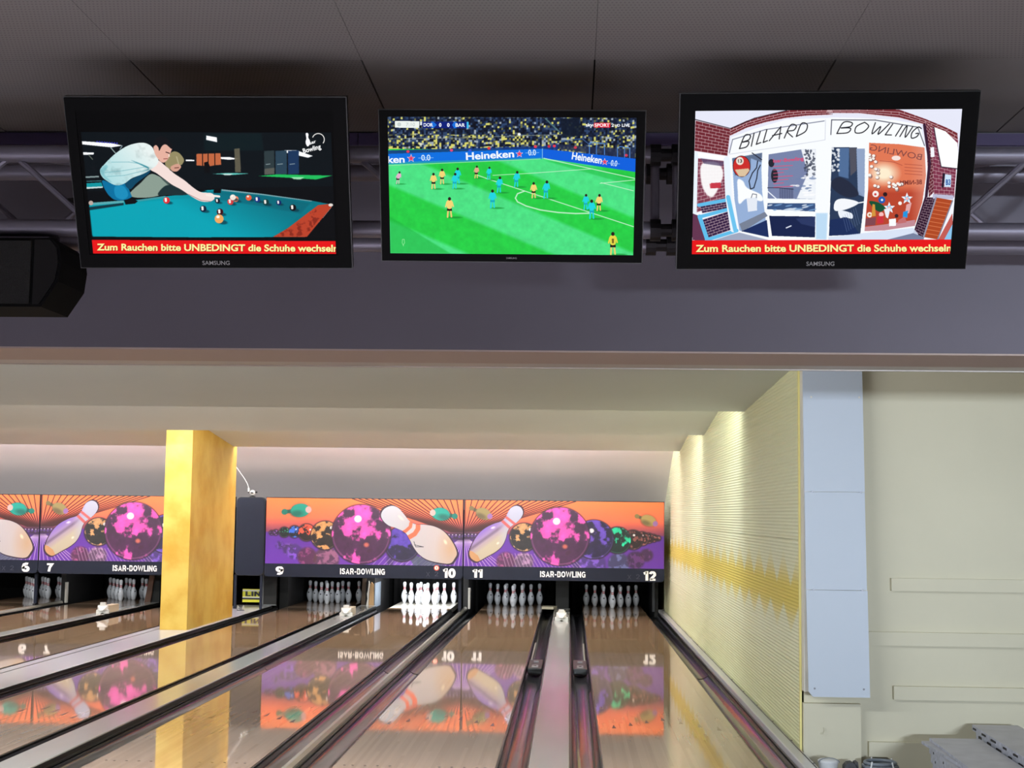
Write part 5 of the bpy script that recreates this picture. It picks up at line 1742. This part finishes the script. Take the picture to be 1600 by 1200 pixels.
        for L, (x, y), (x2, y2) in zip(letters_, pts[:-1], pts[1:]):
            wd = np.hypot(x2 - x, y2 - y)
            ux, uy = (x2 - x) / wd, (y2 - y) / wd
            for st in strokes[L]:
                P3 = [(x + a * wd * 1.15 * ux + b * hgt * (shear + uy), y + a * wd * 1.15 * uy - b * hgt) for a, b in st]
                if len(P3) > 3:
                    Q = [np.array(q) for q in P3]
                    R_ = []
                    for i in range(len(Q) - 1):
                        a0, b0, c0, d0 = Q[max(i - 1, 0)], Q[i], Q[i + 1], Q[min(i + 2, len(Q) - 1)]
                        for j in range(5):
                            u = j / 5
                            R_.append(0.5 * (2 * b0 + (c0 - a0) * u + (2 * a0 - 5 * b0 + 4 * c0 - d0) * u * u + (3 * b0 - a0 - 3 * c0 + d0) * u ** 3))
                    P3 = R_ + [Q[-1]]
                p.line(P3, w, (30, 30, 36))
    hand('BILLARD', A([(505, 398), (580, 384), (628, 366), (680, 352), (728, 338), (835, 318), (925, 306), (1010, 292)]), 62, 5.2, 0.52)
    hand('BOWLING', B([(130, 282), (245, 278), (375, 282), (490, 290), (560, 298), (600, 302), (670, 312), (748, 318)]), 54, 5.2, 0.48)
    ticker(p, 0, [(120, 770), (1400, 768), (1400, 845), (120, 845)], 145, 1400, 826, 826, 33)
    return p.image('screen_door')


def tv(lab, loc, yaw, tilt, roll, w, h, scr, im, emit, brand, bz, letterbox=None, thick=0.075):
    e = empty('television', loc)
    M = Matrix.Rotation(yaw, 4, 'Z') @ Matrix.Rotation(tilt, 4, 'X') @ Matrix.Rotation(roll, 4, 'Y')
    e.rotation_euler = M.to_euler()
    tag(e, lab, 'television', 'screens hung from the truss')
    W2, H2 = w / 2, h / 2
    x0, x1, z0, z1 = scr
    sx0, sx1, sz0, sz1 = (x0, x1, z0, z1) if letterbox is None else (x0 - 0.012, x1 + 0.008, z0 - 0.004, letterbox)
    mb = MB()
    for (a, b, c, d) in ((-W2, W2, sz1, H2), (-W2, W2, -H2, sz0), (-W2, sx0, sz0, sz1), (sx1, W2, sz0, sz1)):
        mb.box(a, b, 0.0, thick * 0.6, c, d, 0.0)
    bz_ = obj('bezel', mb, M_BEZEL, e, local=True)
    obj('edge_rim', MB().prism([(-W2 - 0.003, -H2 - 0.003), (W2 + 0.003, -H2 - 0.003), (W2 + 0.003, H2 + 0.003), (-W2 - 0.003, H2 + 0.003)], 'y', 0.006, thick * 0.55), M_BLACK, e, local=True)
    obj('back_shell', MB().prism([(-W2 * 0.98, thick * 0.5), (W2 * 0.98, thick * 0.5), (W2 * 0.8, thick), (-W2 * 0.8, thick)], 'z', -H2 * 0.95, H2 * 0.95), M_BLACKM, e, local=True)
    # the outer rim hides the middle, so the panel sits just in front of it
    panel = obj('panel_glass', MB().box(sx0, sx1, 0.003, 0.0055, sz0, sz1), mat('panel_black', (4, 4, 5), 0.5, spec=0.05), e, local=True)
    print_quad('picture', [(x0, 0.002, z1), (x1, 0.002, z1), (x1, 0.002, z0), (x0, 0.002, z0)], print_mat('picture', im, emit, 0.5, 0.05), e, local=True)
    if brand:
        letters('brand_lettering', 'SAMSUNG', -0.045, 0.045, -H2 + 0.010, -H2 + 0.024, -0.0006, M_LOGO, bz_, 0.006, local=True)
    else:
        letters('brand_lettering', 'SAMSUNG', -0.017, 0.017, -H2 + 0.009, -H2 + 0.015, -0.0006, M_LOGO, bz_, 0.006, local=True)
    # two hanging arms that run back to the tubes
    for s in (-0.22, 0.22):
        obj('mount_arm', MB().box(s - 0.02, s + 0.02, thick, thick + 0.03, -H2 * 0.8, H2 * 0.75), M_DARKST, e, local=True)
    obj('mount_plate', MB().box(-0.26, 0.26, thick - 0.004, thick + 0.012, -0.10, 0.10), M_DARKST, e, local=True)
    Mi = M.inverted()
    L0 = Vector(loc)
    for s in (-0.22, 0.22):
        for zt in (2.907, 2.643):
            a = Vector((s, thick + 0.02, (zt - loc[2]) * 0.8))
            wx = (M @ a + L0).x
            b_ = Mi @ (Vector((wx, 4.785, zt)) - L0)
            obj('hanging_rod', MB().tube([a, b_], 0.012, 8), M_DARKST, e, local=True)
    return e


tv('old black television showing a pool player in a white shirt above a red text strip', (-1.1756, 4.45, 2.7166), 0.0463, 0.433, -0.0118, 0.8965, 0.5574,
   (-0.4040, 0.3980, -0.2310, 0.1695), screen_pool(), 1.0, True, 0.045, letterbox=0.238)
tv('slim black television showing a green football match', (-0.1969, 4.45, 2.7098), 0.0041, 0.3577, 0.0033, 0.847, 0.4842,
   (-0.3962, 0.3958, -0.2175, 0.2225), screen_match(), 1.0, False, 0.02, thick=0.05)
tv('old black television showing a shop entrance signed BILLARD and BOWLING', (0.8028, 4.45, 2.7279), -0.0173, 0.4115, -0.0033, 0.9269, 0.5633,
   (-0.4157, 0.4120, -0.2328, 0.2295), screen_door(), 1.0, True, 0.045)
# ================================================================== TRUSS, SPEAKER, RIGHT-HAND CORNER
YF, YB, ZT, ZB, RT = 4.80, 5.07, 2.907, 2.643, 0.030
e = empty('lighting_truss', (-0.2, 4.93, ZB))
tag(e, 'silver tube truss running behind the three televisions', 'truss')
for (x0, x1) in ((-3.6, 0.30), (0.345, 3.4)):
    for y in (YF, YB):
        for z in (ZT, ZB):
            obj('chord', MB().tube([(x0, y, z), (x1, y, z)], RT, 18), M_TRUSS, e, smooth=True)
    n = 10
    xs_ = [x0 + 0.02 + 0.3035 * k for k in range(int((x1 - x0) / 0.3035) + 1)]
    if x0 < 0:
        xs_ = [0.15 - 0.3035 * k for k in range(13)][::-1]
    else:
        xs_ = [0.40 + 0.293 * k for k in range(11)]
    for k in range(len(xs_) - 1):
        f = (k + (1 if x0 < 0 else 0)) % 2 == 0
        za, zb = (ZT, ZB) if f else (ZB, ZT)
        obj('brace', MB().tube([(xs_[k], YF, za), (xs_[k + 1], YF, zb)], 0.011, 8), M_TRUSS, e, smooth=True)
        obj('brace', MB().tube([(xs_[k], YB, zb), (xs_[k + 1], YB, za)], 0.011, 8), M_TRUSS, e, smooth=True)
        obj('brace', MB().tube([(xs_[k], YF if f else YB, ZT), (xs_[k + 1], YB if f else YF, ZT)], 0.009, 8), M_TRUSS, e, smooth=True)
for x in (0.285, 0.36):
    for z in (ZT, ZB):
        for y in (YF, YB):
            obj('coupler', MB().tube([(x - 0.018, y, z), (x + 0.018, y, z)], RT + 0.008, 14), M_DARKST, e)
    obj('end_post', MB().tube([(x + 0.0, YF + 0.02, ZB), (x + 0.0, YF + 0.02, ZT)], 0.016, 10), M_TRUSS, e)
for y in (YF, YB):
    for z in (ZT, ZB):
        obj('joint_core', MB().tube([(0.29, y, z), (0.355, y, z)], RT * 0.75, 12), M_DARKST, e)
# straps that hold the truss to the ceiling, behind the screens
for x in (-1.35, 0.95):
    obj('ceiling_strap', MB().box(x - 0.03, x + 0.03, YB - 0.005, YB + 0.005, ZT + RT * 0.9, CZ - 0.001), M_DARKST, e)
    obj('strap_clamp', MB().tube([(x - 0.03, YB, ZT), (x + 0.03, YB, ZT)], RT + 0.006, 14), M_DARKST, e)

# clamp with wing nut that hangs on the truss beside the old pool television
e = empty('pipe_clamp', (-1.76, YB - 0.03, 2.78))
tag(e, 'dark pipe clamp with wing nut hanging inside the truss above the speaker', 'clamp')
obj('strap', MB().box(-1.775, -1.745, YB - 0.045, YB - 0.035, 2.66, 2.90), M_DARKST, e)
obj('wing_nut', MB().prism([(-1.86, 2.795), (-1.825, 2.80), (-1.80, 2.815), (-1.775, 2.80), (-1.775, 2.775), (-1.80, 2.765), (-1.83, 2.778)], 'y', YB - 0.06, YB - 0.035), M_BLACK, e)
obj('bolt', MB().tube([(-1.805, YB - 0.05, 2.80), (-1.805, YB - 0.05, 2.835)], 0.007, 8), M_BLACK, e)

# hanging loudspeaker
e = empty('loudspeaker', (-1.98, 4.72, 2.35))
tag(e, 'black hanging loudspeaker with slanted corners below the truss', 'loudspeaker')
cab = [(-2.16, 2.592), (-1.795, 2.592), (-1.765, 2.560), (-1.757, 2.510), (-1.765, 2.440), (-1.822, 2.352), (-2.14, 2.352), (-2.20, 2.44), (-2.20, 2.55)]
obj('cabinet', MB().prism(cab, 'y', 4.72, 4.98), M_BLACKM, e)
obj('grille', MB().prism([(-2.15, 2.58), (-1.86, 2.58), (-1.86, 2.362), (-2.15, 2.362)], 'y', 4.708, 4.72), M_GRILLE, e)
obj('side_plate', MB().prism([(-1.85, 2.585), (-1.80, 2.585), (-1.772, 2.555), (-1.766, 2.505), (-1.774, 2.445), (-1.826, 2.360), (-1.85, 2.360)], 'y', 4.712, 4.72), M_BLACK, e)
obj('bracket', MB().box(-1.83, -1.80, 4.79, 4.81, 2.56, 2.612), M_DARKST, e)
obj('bracket', MB().box(-2.12, -2.09, 4.79, 4.81, 2.56, 2.612), M_DARKST, e)

# milky acrylic panel on the wall end
e = empty('acrylic_panel', (1.88, 10.12, 0.42))
tag(e, 'tall milky blue acrylic panel of three sheets at the end of the yellow wall', 'wall panel')
obj('back_frame', MB().box(1.657, 2.078, 10.14, 10.25, 0.44, 2.735, 0.004), M_WHITE, e)


def py(z):
    return 10.115 - 0.06 * (2.74 - z) / 2.3


zs_ = [0.418, 1.1545, 1.1575, 1.8435, 1.8465, 2.738]
for i in range(3):
    za, zb = zs_[2 * i], zs_[2 * i + 1]
    if i == 0:
        pts = [(1.702, za), (2.098, za), (2.092, zb), (1.664, zb), (1.674, za + 0.035)]
    else:
        sh_ = 0.004 * i
        pts = [(1.668 - sh_, za), (2.092 - sh_, za), (2.088 - sh_ * 1.2, zb), (1.664 - sh_, zb)]
    n = len(pts)
    mb = MB()
    vs = [(a, py(b), b) for a, b in pts] + [(a, py(b) + 0.012, b) for a, b in pts]
    mb.add(vs, [tuple(range(n)), tuple(range(2 * n - 1, n - 1, -1))] + [(k, k + n, (k + 1) % n + n, (k + 1) % n) for k in range(n)])
    obj('sheet', mb, M_ACRYL, e)
for (z, m_) in ((0.475, M_STEEL), (1.158, M_STEEL), (1.845, M_STEEL), (2.52, M_WHITE)):
    for x in (1.715, 2.055):
        obj('screw', MB().tube([(x, py(z) - 0.003, z), (x, py(z) + 0.03, z)], 0.007, 10), m_, e)
obj('spacer', MB().box(1.70, 2.05, 10.125, 10.14, 2.2, 2.3).box(1.70, 2.05, 10.10, 10.14, 0.6, 0.7), M_WHITE, e)

# stacks of long flat boards lying on the floor by the cream wall
def plank(x0, x1, y0, y1, z0, z1, skew, m=M_BOARD):
    return MB().prism([(x0 + skew, y0), (x1 + skew, y0), (x1, y1), (x0, y1)], 'z', z0, z1)


FZ = -0.10
stackA = [(2.46, 2.80, 8.1, 9.86, 0.060, -0.14, 'thick pale board at the bottom of the lower stack by the cream wall'),
          (2.47, 2.79, 8.1, 9.84, 0.060, -0.15, 'second thick board from the bottom of the lower stack by the cream wall'),
          (2.46, 2.80, 8.1, 9.85, 0.060, -0.14, 'third thick board from the bottom of the lower stack by the cream wall'),
          (2.45, 2.78, 8.1, 9.85, 0.060, -0.15, 'fourth thick board, below the two thin sheets of the lower stack'),
          (2.40, 2.67, 8.1, 9.86, 0.022, 0.03, 'thin sheet turned askew below the top of the lower stack'),
          (2.455, 2.79, 8.1, 9.86, 0.020, -0.08, 'thin grey sheet on top of the lower stack of boards')]
z = FZ
for (a, b, c_, d, t_, sk, lab) in stackA:
    o = obj('flat_board', plank(a, b, c_, d, z + 0.0005, z + t_ - 0.0015, sk), M_BOARD, loc=((a + b) / 2, (c_ + d) / 2, z))
    tag(o, lab, 'board', 'flat boards stacked by the cream wall')
    obj('edge_band', plank(a - 0.0015, a + 0.004, c_, d - 0.002, z + 0.002, z + t_ - 0.003, sk), M_BOARDE, o)
    if t_ > 0.05:
        for (yy) in (d - 0.18, d - 0.55):
            k = (d - yy) / (d - c_) * sk
            obj('rivet', MB().tube([(a + k - 0.005, yy, z + t_ * 0.5), (a + k + 0.004, yy, z + t_ * 0.5)], 0.008, 8), M_STEEL, o)
    z += t_
stackB = [(2.83, 3.16, 8.3, 10.10, 0.080, -0.10, 'lowest board of the taller stack standing against the cream wall'),
          (2.835, 3.15, 8.3, 10.10, 0.080, -0.10, 'second board from the bottom of the taller stack by the cream wall'),
          (2.83, 3.16, 8.3, 10.10, 0.085, -0.10, 'third board from the bottom of the taller stack by the cream wall'),
          (2.835, 3.155, 8.3, 10.10, 0.055, -0.10, 'dark-flecked board second from the top of the taller stack'),
          (2.815, 3.13, 8.3, 10.12, 0.040, -0.09, 'top board of the taller stack by the cream wall')]
z = FZ
for i, (a, b, c_, d, t_, sk, lab) in enumerate(stackB):
    o = obj('flat_board', plank(a, b, c_, d, z + 0.0005, z + t_ - 0.0015, sk), M_BOARD, loc=((a + b) / 2, (c_ + d) / 2, z))
    tag(o, lab, 'board', 'flat boards stacked by the cream wall')
    obj('edge_band', plank(a - 0.0015, a + 0.004, c_, d - 0.002, z + 0.002, z + t_ - 0.003, sk), M_BOARDE, o)
    for q in range(5):
        yy = d - 0.12 - 0.27 * q - 0.05 * (i % 2)
        k = (d - yy) / (d - c_) * sk
        if i in (2, 3, 4):
            obj('dark_notch', MB().prism([(a + k - 0.004, yy), (a + k + 0.005, yy), (a + k + 0.005, yy + 0.07 + 0.02 * (q % 3)), (a + k - 0.004, yy + 0.07 + 0.02 * (q % 3))], 'z', z + t_ * 0.3, z + t_ * 0.62), M_DARKST, o)
    z += t_

# small things at the foot of the wall
e = empty('round_tub', (1.80, 10.0, FZ))
tag(e, 'small round white tub on the floor at the foot of the yellow wall end', 'tub')
obj('tub_body', MB().lathe([(0.055, 0), (0.066, 0.07), (0.068, 0.082)], 28, (1.795, 10.0, FZ + 0.001)), M_TUBW, e, smooth=True)
obj('lid', MB().lathe([(0.071, 0.082), (0.071, 0.094), (0.062, 0.101), (0.03, 0.105), (0.003, 0.106)], 28, (1.795, 10.0, FZ + 0.001)), M_TUBW, e, smooth=True)
obj('handle', MB().tube([(1.795 + 0.072 * math.cos(a), 9.965, FZ + 0.085 + 0.032 * math.sin(a)) for a in [PI * k / 10 for k in range(11)]], 0.003, 6), M_COIL, e)
e = empty('dark_roll', (1.94, 10.0, FZ))
tag(e, 'dark grey roll of tape on the floor between white tub and grey coil', 'roll')
mb = MB()
for k in range(24):
    pass
mb.tube([(1.94, 9.93, FZ + 0.048), (1.94, 10.02, FZ + 0.048)], 0.047, 9)
obj('roll_body', mb, M_ROLLD, e)
obj('core', MB().tube([(1.94, 9.928, FZ + 0.048), (1.94, 10.022, FZ + 0.048)], 0.022, 12), M_BLACK, e)
obj('loose_end', MB().prism([(1.965, FZ + 0.09), (1.985, FZ + 0.098), (1.99, FZ + 0.06), (1.98, FZ + 0.05)], 'y', 9.93, 10.02), M_ROLLD, e)
e = empty('hose_coil', (2.15, 10.0, FZ))
tag(e, 'coil of blue grey hose on the floor below the notched board', 'hose')
for k in range(4):
    r_ = 0.115 - 0.012 * (k % 2)
    obj('winding', MB().tube([(2.15 + r_ * math.cos(a), 10.0 + r_ * math.sin(a), FZ + 0.014 + 0.024 * k) for a in [2 * PI * q / 28 for q in range(29)]], 0.012, 8, caps=False), M_COIL, e, smooth=True)
for a in (0.6, 1.9, 4.0, 5.3):
    obj('strap', MB().tube([(2.15 + 0.10 * math.cos(a), 10.0 + 0.10 * math.sin(a), FZ + 0.005), (2.15 + 0.132 * math.cos(a), 10.0 + 0.132 * math.sin(a), FZ + 0.05), (2.15 + 0.11 * math.cos(a), 10.0 + 0.11 * math.sin(a), FZ + 0.103)], 0.006, 6), M_TUBW, e)
